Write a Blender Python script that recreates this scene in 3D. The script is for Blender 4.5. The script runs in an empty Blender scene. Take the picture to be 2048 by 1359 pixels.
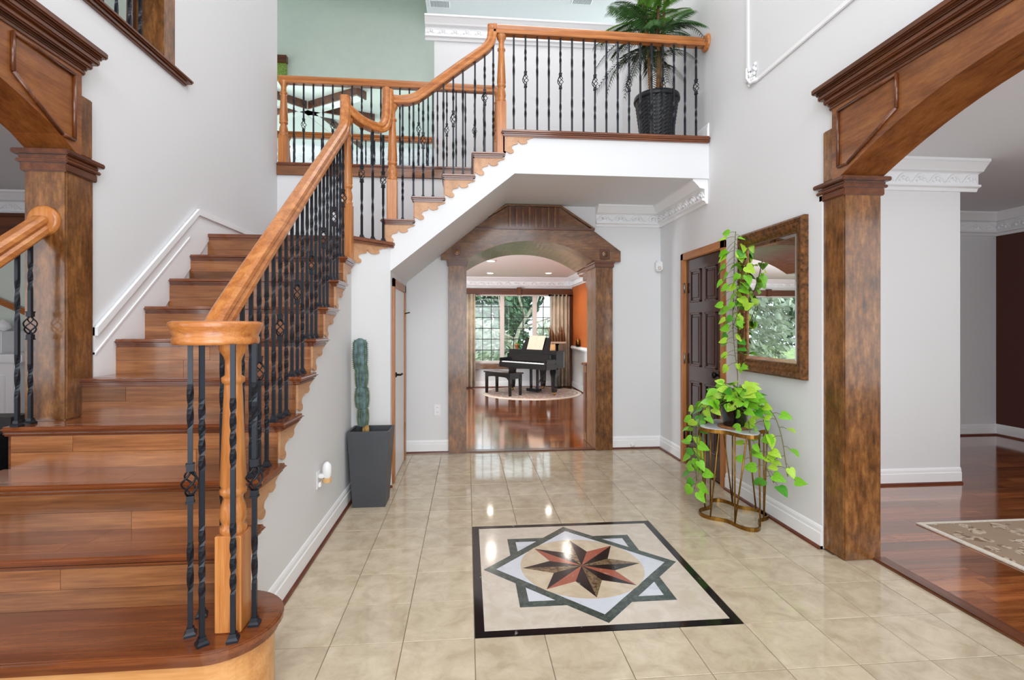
import bpy, bmesh, math, random
from mathutils import Vector, Matrix
random.seed(7)
PI = math.pi
S = bpy.context.scene
C = S.collection

# ------------------------------------------------------------------ camera
FPX, HY, CAM_H = 1005.0, 654.0, 1.36
YAW = math.atan((1024 - 935) / FPX)
cam = bpy.data.cameras.new('camera')
cam.sensor_width = 36.0
cam.lens = FPX / 2048 * 36
cam.shift_y = (HY - 679.5) / 2048
cam.clip_start = 0.05
cam.clip_end = 200
co = bpy.data.objects.new('camera', cam)
C.objects.link(co)
co.location = (0, 0, CAM_H)
co.rotation_euler = (PI / 2, 0, -YAW)
S.camera = co

# ------------------------------------------------------------------ world, light, exposure
W = bpy.data.worlds.new('world')
S.world = W
W.use_nodes = True
W.node_tree.nodes['Background'].inputs[0].default_value = (0.86, 0.93, 1.0, 1)
W.node_tree.nodes['Background'].inputs[1].default_value = 3.2
S.view_settings.view_transform = 'Standard'
S.view_settings.look = 'None'
S.view_settings.exposure = -0.42
S.view_settings.gamma = 1.0
S.view_settings.use_curve_mapping = False
try:
    S.cycles.use_denoising = True
    S.cycles.max_bounces = 8
    S.cycles.diffuse_bounces = 5
    S.cycles.glossy_bounces = 4
    S.cycles.caustics_reflective = False
    S.cycles.caustics_refractive = False
except Exception:
    pass


def area(name, loc, rot, sx, sy, watts, col=(1, 1, 1)):
    l = bpy.data.lights.new(name, 'AREA')
    l.shape = 'RECTANGLE'
    l.size, l.size_y, l.energy, l.color = sx, sy, watts, col
    o = bpy.data.objects.new(name, l)
    C.objects.link(o)
    o.location = loc
    o.rotation_euler = rot
    return o


# daylight through the unseen front windows behind the camera, then added fill per room
area('front_upper_window_light', (0.0, -1.38, 4.4), (math.radians(75), 0, 0), 3.2, 2.0, 130, (0.97, 0.985, 1))
area('front_door_light', (0.2, -1.38, 1.35), (math.radians(98), 0, 0), 2.6, 2.2, 100, (0.97, 0.985, 1))
area('foyer_top_fill', (0.2, 2.6, 6.1), (0, 0, 0), 2.6, 2.6, 75, (1, 0.98, 0.95))  # added fill from the top of the foyer, no fixture there
area('upper_hall_top_fill', (0.6, 5.9, 6.1), (0, 0, 0), 2.5, 1.0, 30, (1, 0.98, 0.96))  # added overhead fill for the upstairs hall, not a fixture
area('dining_room_front_fill', (4.6, 0.75, 1.6), (math.radians(90), 0, 0), 2.4, 1.7, 42, (0.97, 0.985, 1))  # added fill before the unseen opening in the dining room front wall
area('dining_room_top_fill', (4.0, 2.6, 2.74), (0, 0, 0), 1.2, 1.2, 14, (1, 0.96, 0.9))  # added overhead fill, no lamp hangs in the dining room
area('sitting_room_front_fill', (-4.2, -0.6, 1.6), (math.radians(90), 0, 0), 2.4, 1.7, 70, (0.97, 0.985, 1))  # added fill into the sitting room, no window here
area('piano_room_side_fill', (-3.4, 6.75, 1.1), (0, math.radians(-118), 0), 1.5, 1.6, 340, (0.88, 0.95, 1))  # added fill tilted up to brighten the piano room ceiling, no window here
area('family_room_fill', (-3.2, 9.2, 4.2), (math.radians(-60), 0, math.radians(20)), 2.5, 1.5, 85, (0.95, 1, 0.97))  # added fill shining out of the family room, not a window


# ------------------------------------------------------------------ colour + material helpers
def lin(c):
    return tuple(((x / 255) / 12.92 if x / 255 <= 0.04045 else ((x / 255 + 0.055) / 1.055) ** 2.4) for x in c)


def rgba(c):
    return (*lin(c), 1)


MATS = {}


def newmat(name):
    m = bpy.data.materials.new(name)
    m.use_nodes = True
    MATS[name] = m
    nt = m.node_tree
    return m, nt, nt.nodes['Principled BSDF']


def plain(name, col, rough=0.5, metal=0.0, spec=0.5, coat=0.0, noise=0.0, nscale=8, bump=0.0, bscale=200):
    m, nt, b = newmat(name)
    b.inputs['Base Color'].default_value = rgba(col)
    b.inputs['Roughness'].default_value = rough
    b.inputs['Metallic'].default_value = metal
    b.inputs['Specular IOR Level'].default_value = spec
    b.inputs['Coat Weight'].default_value = coat
    b.inputs['Coat Roughness'].default_value = 0.08
    tc = nt.nodes.new('ShaderNodeTexCoord')
    if noise:
        n = nt.nodes.new('ShaderNodeTexNoise')
        n.inputs['Scale'].default_value = nscale
        n.inputs['Detail'].default_value = 5
        nt.links.new(tc.outputs['Object'], n.inputs['Vector'])
        r = nt.nodes.new('ShaderNodeValToRGB')
        r.color_ramp.elements[0].position = 0.3
        r.color_ramp.elements[1].position = 0.7
        r.color_ramp.elements[0].color = rgba([max(0, x * (1 - noise)) for x in col])
        r.color_ramp.elements[1].color = rgba([min(255, x * (1 + noise)) for x in col])
        nt.links.new(n.outputs['Fac'], r.inputs['Fac'])
        nt.links.new(r.outputs['Color'], b.inputs['Base Color'])
    if bump:
        n = nt.nodes.new('ShaderNodeTexNoise')
        n.inputs['Scale'].default_value = bscale
        nt.links.new(tc.outputs['Object'], n.inputs['Vector'])
        bp = nt.nodes.new('ShaderNodeBump')
        bp.inputs['Strength'].default_value = bump
        bp.inputs['Distance'].default_value = 0.004
        nt.links.new(n.outputs['Fac'], bp.inputs['Height'])
        nt.links.new(bp.outputs['Normal'], b.inputs['Normal'])
    return m


def wood(name, dark, mid, light, axis='x', rough=0.3, coat=0.3, rnd=0.0, blotch=0.0, across=22, along=1.6, fine=0.35):
    """grain stretched along axis; rnd = brightness spread from piece to piece; blotch = dark stain patches"""
    m, nt, b = newmat(name)
    N, L = nt.nodes.new, nt.links.new
    tc = N('ShaderNodeTexCoord')
    oi = N('ShaderNodeObjectInfo')
    off = N('ShaderNodeVectorMath')
    off.operation = 'MULTIPLY_ADD'
    comb = N('ShaderNodeCombineXYZ')
    for i in range(3):
        L(oi.outputs['Random'], comb.inputs[i])
    off.inputs[1].default_value = (31, 17, 23) if rnd else (0, 0, 0)
    L(comb.outputs[0], off.inputs[0])
    L(tc.outputs['Object'], off.inputs[2])
    sc = [across] * 3
    sc['xyz'.index(axis)] = along
    mp = N('ShaderNodeMapping')
    mp.inputs['Scale'].default_value = sc
    L(off.outputs[0], mp.inputs['Vector'])
    n1 = N('ShaderNodeTexNoise')
    n1.inputs['Scale'].default_value = 1.0
    n1.inputs['Detail'].default_value = 6
    n1.inputs['Distortion'].default_value = 0.6
    L(mp.outputs[0], n1.inputs['Vector'])
    mp2 = N('ShaderNodeMapping')
    mp2.inputs['Scale'].default_value = [s * (7 if i != 'xyz'.index(axis) else 5) for i, s in enumerate(sc)]
    L(off.outputs[0], mp2.inputs['Vector'])
    n2 = N('ShaderNodeTexNoise')
    n2.inputs['Scale'].default_value = 1.0
    n2.inputs['Detail'].default_value = 3
    L(mp2.outputs[0], n2.inputs['Vector'])
    mix = N('ShaderNodeMix')
    mix.inputs['Factor'].default_value = fine
    L(n1.outputs['Fac'], mix.inputs['A'])
    L(n2.outputs['Fac'], mix.inputs['B'])
    r = N('ShaderNodeValToRGB')
    e = r.color_ramp.elements
    e[0].position, e[1].position = 0.32, 0.68
    e[0].color, e[1].color = rgba(dark), rgba(light)
    em = e.new(0.5)
    em.color = rgba(mid)
    L(mix.outputs['Result'], r.inputs['Fac'])
    col = r.outputs['Color']
    if blotch:
        n3 = N('ShaderNodeTexNoise')
        n3.inputs['Scale'].default_value = 15.0
        n3.inputs['Detail'].default_value = 7
        n3.inputs['Roughness'].default_value = 0.78
        mp3 = N('ShaderNodeMapping')
        s3 = [1.0] * 3
        s3['xyz'.index(axis)] = 0.55
        mp3.inputs['Scale'].default_value = s3
        L(off.outputs[0], mp3.inputs['Vector'])
        L(mp3.outputs[0], n3.inputs['Vector'])
        r3 = N('ShaderNodeValToRGB')
        r3.color_ramp.elements[0].position = 0.36
        r3.color_ramp.elements[1].position = 0.6
        v = 1 - blotch
        r3.color_ramp.elements[0].color = (v, v * 0.9, v * 0.8, 1)
        r3.color_ramp.elements[1].color = (1, 1, 1, 1)
        L(n3.outputs['Fac'], r3.inputs['Fac'])
        mm = N('ShaderNodeMix')
        mm.data_type = 'RGBA'
        mm.blend_type = 'MULTIPLY'
        mm.inputs['Factor'].default_value = 1
        L(col, mm.inputs['A'])
        L(r3.outputs['Color'], mm.inputs['B'])
        col = mm.outputs['Result']
    if rnd:
        hs = N('ShaderNodeHueSaturation')
        mr = N('ShaderNodeMapRange')
        mr.inputs['To Min'].default_value = 1 - rnd
        mr.inputs['To Max'].default_value = 1 + rnd
        L(oi.outputs['Random'], mr.inputs['Value'])
        L(mr.outputs['Result'], hs.inputs['Value'])
        L(col, hs.inputs['Color'])
        col = hs.outputs['Color']
    L(col, b.inputs['Base Color'])
    b.inputs['Roughness'].default_value = rough
    b.inputs['Coat Weight'].default_value = coat
    b.inputs['Coat Roughness'].default_value = 0.1
    bp = N('ShaderNodeBump')
    bp.inputs['Strength'].default_value = 0.12
    bp.inputs['Distance'].default_value = 0.002
    L(n2.outputs['Fac'], bp.inputs['Height'])
    L(bp.outputs['Normal'], b.inputs['Normal'])
    return m


def stone(name, base, vein, lo=0.45, hi=0.55, scale=6, rough=0.12, rnd=0.0, detail=8, dist=1.0):
    m, nt, b = newmat(name)
    N, L = nt.nodes.new, nt.links.new
    tc = N('ShaderNodeTexCoord')
    oi = N('ShaderNodeObjectInfo')
    comb = N('ShaderNodeCombineXYZ')
    for i in range(3):
        L(oi.outputs['Random'], comb.inputs[i])
    off = N('ShaderNodeVectorMath')
    off.operation = 'MULTIPLY_ADD'
    off.inputs[1].default_value = (13, 29, 7)
    L(comb.outputs[0], off.inputs[0])
    L(tc.outputs['Object'], off.inputs[2])
    n = N('ShaderNodeTexNoise')
    n.inputs['Scale'].default_value = scale
    n.inputs['Detail'].default_value = detail
    n.inputs['Roughness'].default_value = 0.62
    n.inputs['Distortion'].default_value = dist
    L(off.outputs[0], n.inputs['Vector'])
    r = N('ShaderNodeValToRGB')
    r.color_ramp.elements[0].position, r.color_ramp.elements[1].position = lo, hi
    r.color_ramp.elements[0].color, r.color_ramp.elements[1].color = rgba(base), rgba(vein)
    L(n.outputs['Fac'], r.inputs['Fac'])
    col = r.outputs['Color']
    if rnd:
        hs = N('ShaderNodeHueSaturation')
        mr = N('ShaderNodeMapRange')
        mr.inputs['To Min'].default_value, mr.inputs['To Max'].default_value = 1 - rnd, 1 + rnd
        L(oi.outputs['Random'], mr.inputs['Value'])
        L(mr.outputs['Result'], hs.inputs['Value'])
        L(col, hs.inputs['Color'])
        col = hs.outputs['Color']
    L(col, b.inputs['Base Color'])
    b.inputs['Roughness'].default_value = rough
    return m


M = {}
M['wall'] = plain('wall_paint', (224, 225, 227), 0.65, bump=0.05, bscale=120)
M['ceil'] = plain('ceiling_paint', (226, 226, 228), 0.75)
M['green'] = plain('green_paint', (212, 221, 212), 0.7, noise=0.01)
M['pale_green'] = plain('pale_green_paint', (219, 230, 222), 0.7)
M['trim'] = plain('white_trim', (240, 241, 243), 0.4)
M['brown_wall'] = plain('brown_paint', (82, 40, 27), 0.6)
M['orange_wall'] = plain('orange_paint', (190, 98, 40), 0.65)
M['oak_x'] = wood('oak_x', (146, 80, 32), (182, 112, 54), (204, 138, 76), 'x', 0.32, 0.3, across=30)
M['oak_y'] = wood('oak_y', (146, 80, 32), (182, 112, 54), (204, 138, 76), 'y', 0.32, 0.3, across=30)
M['oak_z'] = wood('oak_z', (150, 84, 36), (186, 116, 58), (207, 142, 80), 'z', 0.34, 0.25, across=34)
M['stair_x'] = wood('stair_wood_x', (98, 58, 31), (134, 84, 48), (164, 110, 68), 'x', 0.28, 0.3, rnd=0.38, across=16, along=1.3)
M['stair_y'] = wood('stair_wood_y', (120, 70, 36), (157, 98, 55), (182, 123, 76), 'y', 0.3, 0.25, rnd=0.16, across=16, along=1.3)
M['tread_x'] = wood('tread_wood_x', (88, 42, 17), (114, 58, 25), (136, 76, 36), 'x', 0.2, 0.7, across=18)
M['tread_board'] = wood('tread_board_wood', (92, 47, 20), (120, 64, 29), (142, 84, 43), 'x', 0.18, 0.7, rnd=0.34, across=18)
M['tread_y'] = wood('tread_wood_y', (104, 50, 20), (135, 69, 31), (156, 86, 42), 'y', 0.25, 0.5, across=18)
M['bracket'] = wood('bracket_wood', (172, 122, 84), (194, 146, 106), (206, 160, 120), 'y', 0.45, 0.1, across=12)
M['bullnose'] = wood('bullnose_wood', (176, 118, 66), (204, 146, 88), (217, 164, 108), 'x', 0.3, 0.3, across=14)
M['arch_z'] = wood('stained_maple_z', (90, 54, 23), (132, 85, 42), (165, 113, 62), 'z', 0.3, 0.35, blotch=0.62, across=9, along=2.5, fine=0.5)
M['arch_x'] = wood('stained_maple_x', (92, 58, 32), (128, 86, 52), (154, 110, 70), 'x', 0.28, 0.35, blotch=0.5, across=9, along=2.5, fine=0.5)
M['arch_y'] = wood('stained_maple_y', (98, 54, 24), (138, 82, 40), (162, 104, 54), 'y', 0.3, 0.35, blotch=0.25, across=12)
M['mould_y'] = wood('dark_moulding_y', (62, 30, 14), (96, 50, 24), (122, 68, 34), 'y', 0.28, 0.4, across=20)
M['mould_x'] = wood('dark_moulding_x', (62, 30, 14), (96, 50, 24), (122, 68, 34), 'x', 0.3, 0.4, across=20)
M['mould_z'] = wood('dark_moulding_z', (62, 30, 14), (96, 50, 24), (122, 68, 34), 'z', 0.28, 0.4, across=20)
M['door'] = wood('dark_mahogany', (34, 13, 8), (58, 24, 14), (80, 36, 20), 'z', 0.22, 0.6, across=18)
M['casing_z'] = wood('oak_casing_z', (142, 84, 42), (176, 112, 60), (196, 134, 80), 'z', 0.4, 0.15, across=24)
M['casing_y'] = wood('oak_casing_y', (142, 84, 42), (176, 112, 60), (196, 134, 80), 'y', 0.4, 0.15, across=24)
M['plank'] = wood('cherry_plank', (100, 50, 24), (146, 82, 42), (178, 112, 64), 'x', 0.07, 1.0, rnd=0.36, across=14, along=1.2)
M['shoe'] = wood('shoe_moulding', (74, 32, 16), (98, 46, 26), (116, 60, 34), 'x', 0.35, 0.2, across=14)
M['tile'] = stone('travertine', (182, 166, 141), (206, 192, 168), 0.36, 0.66, 9, 0.07, 0.05, dist=0.5)
M['grout'] = plain('grout', (128, 116, 98), 0.8)
M['st_cream'] = stone('cream_marble', (200, 188, 172), (214, 205, 192), 0.4, 0.66, 9, 0.1)
M['st_black'] = stone('black_marble', (24, 22, 24), (190, 185, 178), 0.66, 0.74, 8, 0.1, dist=2.5)
M['st_green'] = stone('green_marble', (58, 70, 66), (92, 104, 98), 0.45, 0.72, 26, 0.12)
M['st_white'] = stone('white_marble', (208, 212, 220), (190, 194, 202), 0.55, 0.7, 9, 0.1)
M['st_tan'] = stone('tan_marble', (196, 178, 152), (210, 195, 172), 0.4, 0.64, 10, 0.1)
M['st_brown'] = stone('brown_granite', (74, 58, 44), (142, 118, 88), 0.38, 0.64, 34, 0.12)
M['st_red'] = stone('red_marble', (160, 88, 68), (214, 178, 160), 0.6, 0.76, 16, 0.12, dist=2)
M['iron'] = plain('black_iron', (24, 29, 38), 0.4, 0.35)
M['black'] = plain('black_lacquer', (16, 16, 18), 0.12, coat=0.5)
M['black_soft'] = plain('black_leather', (22, 20, 20), 0.4)
M['planter'] = plain('charcoal_planter', (66, 68, 73), 0.45, noise=0.05, nscale=3)
M['dark_in'] = plain('planter_inside', (26, 26, 28), 0.6)
M['soil'] = plain('soil', (52, 40, 30), 0.95, noise=0.3, nscale=60, bump=0.6, bscale=90)
M['cactus'] = plain('cactus_skin', (78, 100, 102), 0.65, noise=0.35, nscale=22)
M['cactus_base'] = plain('cactus_bark', (150, 118, 66), 0.8, noise=0.3, nscale=40)
M['spine'] = plain('cactus_spine', (128, 140, 74), 0.7)
M['leaf'] = plain('pothos_leaf', (120, 186, 42), 0.35, noise=0.12, nscale=12)
M['leaf2'] = plain('pothos_leaf_lime', (166, 208, 62), 0.38, noise=0.1, nscale=12)
M['leaf3'] = plain('pothos_leaf_deep', (74, 148, 40), 0.35, noise=0.12, nscale=12)
M['stem'] = plain('vine_stem', (112, 108, 62), 0.6)
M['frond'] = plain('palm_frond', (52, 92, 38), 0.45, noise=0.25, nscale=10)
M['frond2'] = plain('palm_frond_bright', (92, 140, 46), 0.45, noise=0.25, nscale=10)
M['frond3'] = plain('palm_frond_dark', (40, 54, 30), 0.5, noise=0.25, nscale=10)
M['trunk'] = plain('palm_trunk', (122, 86, 52), 0.8, noise=0.3, nscale=20)
M['basket'] = plain('black_wicker', (26, 27, 31), 0.45, bump=0.3, bscale=60)
M['gold'] = plain('aged_brass', (146, 108, 50), 0.35, 1.0, noise=0.2, nscale=20)
M['marble_top'] = stone('marble_top', (222, 226, 234), (186, 192, 202), 0.5, 0.7, 9, 0.12)
M['bronze'] = plain('bronze_frame', (104, 68, 36), 0.35, 0.45, noise=0.4, nscale=40, bump=0.3, bscale=70)
M['bronze_dark'] = plain('bronze_frame_dark', (62, 42, 24), 0.4, 0.4, noise=0.3, nscale=40)
M['plastic'] = plain('white_plastic', (236, 236, 238), 0.35)
M['metal'] = plain('steel', (150, 148, 142), 0.3, 1.0)
M['dark_metal'] = plain('dark_bronze_metal', (32, 28, 26), 0.3, 0.8)
M['vent'] = plain('vent_slot', (120, 120, 124), 0.6)
M['curtain'] = plain('curtain_fabric', (186, 172, 152), 0.75, noise=0.1, nscale=6)
M['rug_edge'] = plain('rug_border', (222, 214, 200), 0.95, noise=0.06, nscale=60)
M['paper'] = plain('sheet_music', (228, 208, 186), 0.8, noise=0.05, nscale=40)
M['terracotta'] = plain('terracotta', (176, 110, 68), 0.7)
M['cream_pot'] = plain('cream_candle', (222, 178, 122), 0.6)
M['rattan'] = plain('rattan', (128, 80, 42), 0.6, noise=0.2, nscale=30)
M['mullion'] = plain('black_mullion', (48, 48, 46), 0.4)
M['win_frame'] = plain('window_frame', (214, 204, 198), 0.45)
M['outside_green'] = plain('outside_foliage_green', (120, 146, 70), 0.8, noise=0.3, nscale=70)  # green put in for the foliage outside the gable window
M['grass'] = plain('lawn', (150, 172, 110), 0.9, noise=0.3, nscale=2)
M['tree_leaf'] = plain('tree_leaf', (96, 128, 98), 0.6, noise=0.45, nscale=1.2)
M['tree_leaf2'] = plain('tree_leaf_light', (176, 196, 166), 0.6, noise=0.4, nscale=1.2)
M['tree_leaf3'] = plain('tree_leaf_dark', (64, 104, 84), 0.6, noise=0.4, nscale=1.2)
M['bark'] = plain('tree_bark', (170, 164, 150), 0.9, noise=0.3, nscale=12)
m, nt, b = newmat('mirror_glass')
b.inputs['Metallic'].default_value = 1
b.inputs['Roughness'].default_value = 0.0
b.inputs['Base Color'].default_value = (0.86, 0.88, 0.88, 1)
M['mirror'] = m
m, nt, b = newmat('window_glass')
for n in list(nt.nodes):
    if n.type != 'OUTPUT_MATERIAL':
        nt.nodes.remove(n)
tr, gl, mx = nt.nodes.new('ShaderNodeBsdfTransparent'), nt.nodes.new('ShaderNodeBsdfGlossy'), nt.nodes.new('ShaderNodeMixShader')
gl.inputs['Roughness'].default_value = 0.0
mx.inputs[0].default_value = 0.05
tr.inputs[0].default_value = (0.95, 0.98, 0.97, 1)
nt.links.new(tr.outputs[0], mx.inputs[1])
nt.links.new(gl.outputs[0], mx.inputs[2])
nt.links.new(mx.outputs[0], nt.nodes['Material Output'].inputs['Surface'])
M['glass'] = m
m, nt, b = newmat('lamp_glow')
b.inputs['Emission Color'].default_value = (1, 0.93, 0.8, 1)
b.inputs['Emission Strength'].default_value = 14
M['glow'] = m


def rug_mat(name, base, dark, accent, scale):
    m, nt, b = newmat(name)
    N, L = nt.nodes.new, nt.links.new
    tc = N('ShaderNodeTexCoord')
    v = N('ShaderNodeTexVoronoi')
    v.inputs['Scale'].default_value = scale
    n = N('ShaderNodeTexNoise')
    n.inputs['Scale'].default_value = scale * 1.3
    n.inputs['Detail'].default_value = 6
    n.inputs['Distortion'].default_value = 2
    L(tc.outputs['Object'], v.inputs['Vector'])
    L(tc.outputs['Object'], n.inputs['Vector'])
    r = N('ShaderNodeValToRGB')
    r.color_ramp.elements[0].position, r.color_ramp.elements[1].position = 0.42, 0.56
    r.color_ramp.elements[0].color, r.color_ramp.elements[1].color = rgba(dark), rgba(base)
    L(n.outputs['Fac'], r.inputs['Fac'])
    r2 = N('ShaderNodeValToRGB')
    r2.color_ramp.interpolation = 'CONSTANT'
    r2.color_ramp.elements[0].color = (0, 0, 0, 1)
    r2.color_ramp.elements[1].position = 0.42
    r2.color_ramp.elements[1].color = (1, 1, 1, 1)
    L(v.outputs['Distance'], r2.inputs['Fac'])
    mm = N('ShaderNodeMix')
    mm.data_type = 'RGBA'
    L(r2.outputs['Color'], mm.inputs['Factor'])
    L(r.outputs['Color'], mm.inputs['A'])
    mm.inputs['B'].default_value = rgba(accent)
    L(mm.outputs['Result'], b.inputs['Base Color'])
    b.inputs['Roughness'].default_value = 0.95
    return m


M['rug'] = rug_mat('dining_rug', (196, 180, 158), (128, 100, 80), (160, 138, 116), 9)
M['rug_field'] = rug_mat('dining_rug_field', (178, 160, 140), (120, 94, 76), (196, 182, 164), 13)
M['rug_round'] = rug_mat('round_rug', (216, 217, 222), (168, 134, 114), (178, 150, 132), 12)


# ------------------------------------------------------------------ mesh builder
class MB:
    def __init__(self):
        self.v, self.f, self.sm = [], [], []

    def add(self, vs, fs, smooth=False):
        o = len(self.v)
        self.v += [tuple(x) for x in vs]
        self.f += [tuple(i + o for i in f) for f in fs]
        self.sm += [smooth] * len(fs)

    def box(self, x0, x1, y0, y1, z0, z1):
        v = [(x, y, z) for z in (z0, z1) for y in (y0, y1) for x in (x0, x1)]
        self.add(v, [(0, 2, 3, 1), (4, 5, 7, 6), (0, 1, 5, 4), (2, 6, 7, 3), (0, 4, 6, 2), (1, 3, 7, 5)])
        return self

    def bbox(self, x0, x1, y0, y1, z0, z1, bev=0.006, seg=2):
        bm = bmesh.new()
        bmesh.ops.create_cube(bm, size=1)
        for v in bm.verts:
            v.co = Vector(((x0 + x1) / 2 + v.co.x * (x1 - x0), (y0 + y1) / 2 + v.co.y * (y1 - y0), (z0 + z1) / 2 + v.co.z * (z1 - z0)))
        bmesh.ops.bevel(bm, geom=bm.edges[:], offset=bev, segments=seg, affect='EDGES')
        self.frombm(bm)
        return self

    def frombm(self, bm, smooth=False):
        bm.verts.index_update()
        self.add([v.co for v in bm.verts], [tuple(v.index for v in f.verts) for f in bm.faces], smooth)
        bm.free()

    def frustum(self, cx, cy, z0, z1, a0, b0, a1, b1):
        v = [(cx + sx * a0, cy + sy * b0, z0) for sx, sy in ((-1, -1), (1, -1), (1, 1), (-1, 1))] + \
            [(cx + sx * a1, cy + sy * b1, z1) for sx, sy in ((-1, -1), (1, -1), (1, 1), (-1, 1))]
        self.add(v, [(3, 2, 1, 0), (4, 5, 6, 7), (0, 1, 5, 4), (1, 2, 6, 5), (2, 3, 7, 6), (3, 0, 4, 7)])
        return self

    def prism(self, poly, fn0, fn1, smooth=False):
        """poly: 2-D points (any winding); fn0 / fn1 map a point to 3-D on either end"""
        n = len(poly)
        bm = bmesh.new()
        a = [bm.verts.new(fn0(p)) for p in poly]
        b = [bm.verts.new(fn1(p)) for p in poly]
        bm.faces.new(a)
        bm.faces.new(b[::-1])
        for i in range(n):
            j = (i + 1) % n
            bm.faces.new((a[j], a[i], b[i], b[j]))
        bmesh.ops.recalc_face_normals(bm, faces=bm.faces[:])
        big = [f for f in bm.faces if len(f.verts) > 4]
        if big:
            bmesh.ops.triangulate(bm, faces=big)
        self.frombm(bm, smooth)
        return self

    def prism_x(self, poly, x0, x1):
        return self.prism(poly, lambda p: (x0, p[0], p[1]), lambda p: (x1, p[0], p[1]))

    def prism_y(self, poly, y0, y1):
        return self.prism(poly, lambda p: (p[0], y0, p[1]), lambda p: (p[0], y1, p[1]))

    def prism_z(self, poly, z0, z1):
        return self.prism(poly, lambda p: (p[0], p[1], z0), lambda p: (p[0], p[1], z1))

    def tube(self, path, r, n=6, smooth=True, cap=True):
        path = [Vector(p) for p in path]
        rs = r if isinstance(r, (list, tuple)) else [r] * len(path)
        t0 = (path[1] - path[0]).normalized()
        up = Vector((0, 0, 1)) if abs(t0.z) < 0.9 else Vector((1, 0, 0))
        nrm = (up - t0 * up.dot(t0)).normalized()
        vs, fs = [], []
        for i, p in enumerate(path):
            t = (path[min(i + 1, len(path) - 1)] - path[max(i - 1, 0)]).normalized()
            nrm = (nrm - t * nrm.dot(t)).normalized()
            bn = t.cross(nrm)
            for k in range(n):
                a = 2 * PI * k / n
                vs.append(p + (nrm * math.cos(a) + bn * math.sin(a)) * rs[i])
        for i in range(len(path) - 1):
            for k in range(n):
                k2 = (k + 1) % n
                fs.append((i * n + k, i * n + k2, (i + 1) * n + k2, (i + 1) * n + k))
        if cap:
            fs.append(tuple(range(n))[::-1])
            fs.append(tuple((len(path) - 1) * n + k for k in range(n)))
        self.add(vs, fs, smooth)
        return self

    def sweep(self, path, prof, side):
        """profile (side, up) swept along a path in a vertical plane whose normal is side"""
        path = [Vector(p) for p in path]
        s = Vector(side).normalized()
        n = len(prof)
        vs, fs = [], []
        for i, p in enumerate(path):
            t = (path[min(i + 1, len(path) - 1)] - path[max(i - 1, 0)]).normalized()
            u = s.cross(t).normalized()
            for a, b in prof:
                vs.append(p + s * a + u * b)
        for i in range(len(path) - 1):
            for k in range(n):
                k2 = (k + 1) % n
                fs.append((i * n + k, i * n + k2, (i + 1) * n + k2, (i + 1) * n + k))
        fs.append(tuple(range(n))[::-1])
        fs.append(tuple((len(path) - 1) * n + k for k in range(n)))
        self.add(vs, fs, False)
        return self

    def lathe(self, prof, c, n=20, smooth=True, axis='z', ang0=0):
        """prof: (radius, height) list"""
        vs, fs = [], []
        for r, h in prof:
            for k in range(n):
                a = 2 * PI * k / n + ang0
                x, y = r * math.cos(a), r * math.sin(a)
                if axis == 'z':
                    vs.append((c[0] + x, c[1] + y, c[2] + h))
                elif axis == 'x':
                    vs.append((c[0] + h, c[1] + x, c[2] + y))
                else:
                    vs.append((c[0] + x, c[1] + h, c[2] + y))
        for i in range(len(prof) - 1):
            for k in range(n):
                k2 = (k + 1) % n
                f = (i * n + k, i * n + k2, (i + 1) * n + k2, (i + 1) * n + k)
                fs.append(f if axis != 'y' else f[::-1])
        self.add(vs, fs, smooth)
        self.add(vs[:n], [tuple(range(n))[::-1]])
        self.add(vs[-n:], [tuple(range(n))])
        return self

    def mesh(self, name):
        me = bpy.data.meshes.new(name)
        me.from_pydata(self.v, [], self.f)
        me.polygons.foreach_set('use_smooth', self.sm)
        me.update()
        return me

    def build(self, name, mat, parent=None):
        me = self.mesh(name)
        for x in (mat if isinstance(mat, (list, tuple)) else [mat]):
            me.materials.append(M[x])
        return link(bpy.data.objects.new(name, me), parent)


def link(o, parent=None):
    C.objects.link(o)
    if parent is not None:
        o.parent = parent
        p, off = parent, Vector((0, 0, 0))
        while p is not None:
            if p.type == 'EMPTY':
                off += p.location
            p = p.parent
        o.matrix_parent_inverse = Matrix.Translation(-Vector(parent.location)) if parent.type == 'EMPTY' else Matrix.Identity(4)
    return o


def tag(o, label=None, cat=None, group=None, kind=None):
    if label:
        o['label'] = label
    if cat:
        o['category'] = cat
    if group:
        o['group'] = group
    if kind:
        o['kind'] = kind
    return o


def thing(name, loc, label=None, cat=None, group=None, kind=None):
    o = bpy.data.objects.new(name, None)
    o.empty_display_size = 0.05
    C.objects.link(o)
    o.location = loc
    return tag(o, label, cat, group, kind)


def struct(name, mb, mat, label=None):
    return tag(mb.build(name, mat), label, None, None, 'structure')


# ------------------------------------------------------------------ key dimensions
XL, XR, YB = -2.0, 2.17, 5.5            # left wall, right wall, back wall faces
ZUP, ZC = 3.065, 6.2                    # upper floor, foyer ceiling
XS = -0.92                              # open side of the lower flight
YF = 4.36                               # face of the upper flight and balcony


def zt(k):
    return 0.11 + 0.197 * k


def yn(k):
    return 2.25 + 0.258 * (k - 3)


def xn(k):
    return -0.737 + 0.257 * (k - 11)


def noseline(y):
    return zt(3) + (y - yn(3)) * 0.197 / 0.258


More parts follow.
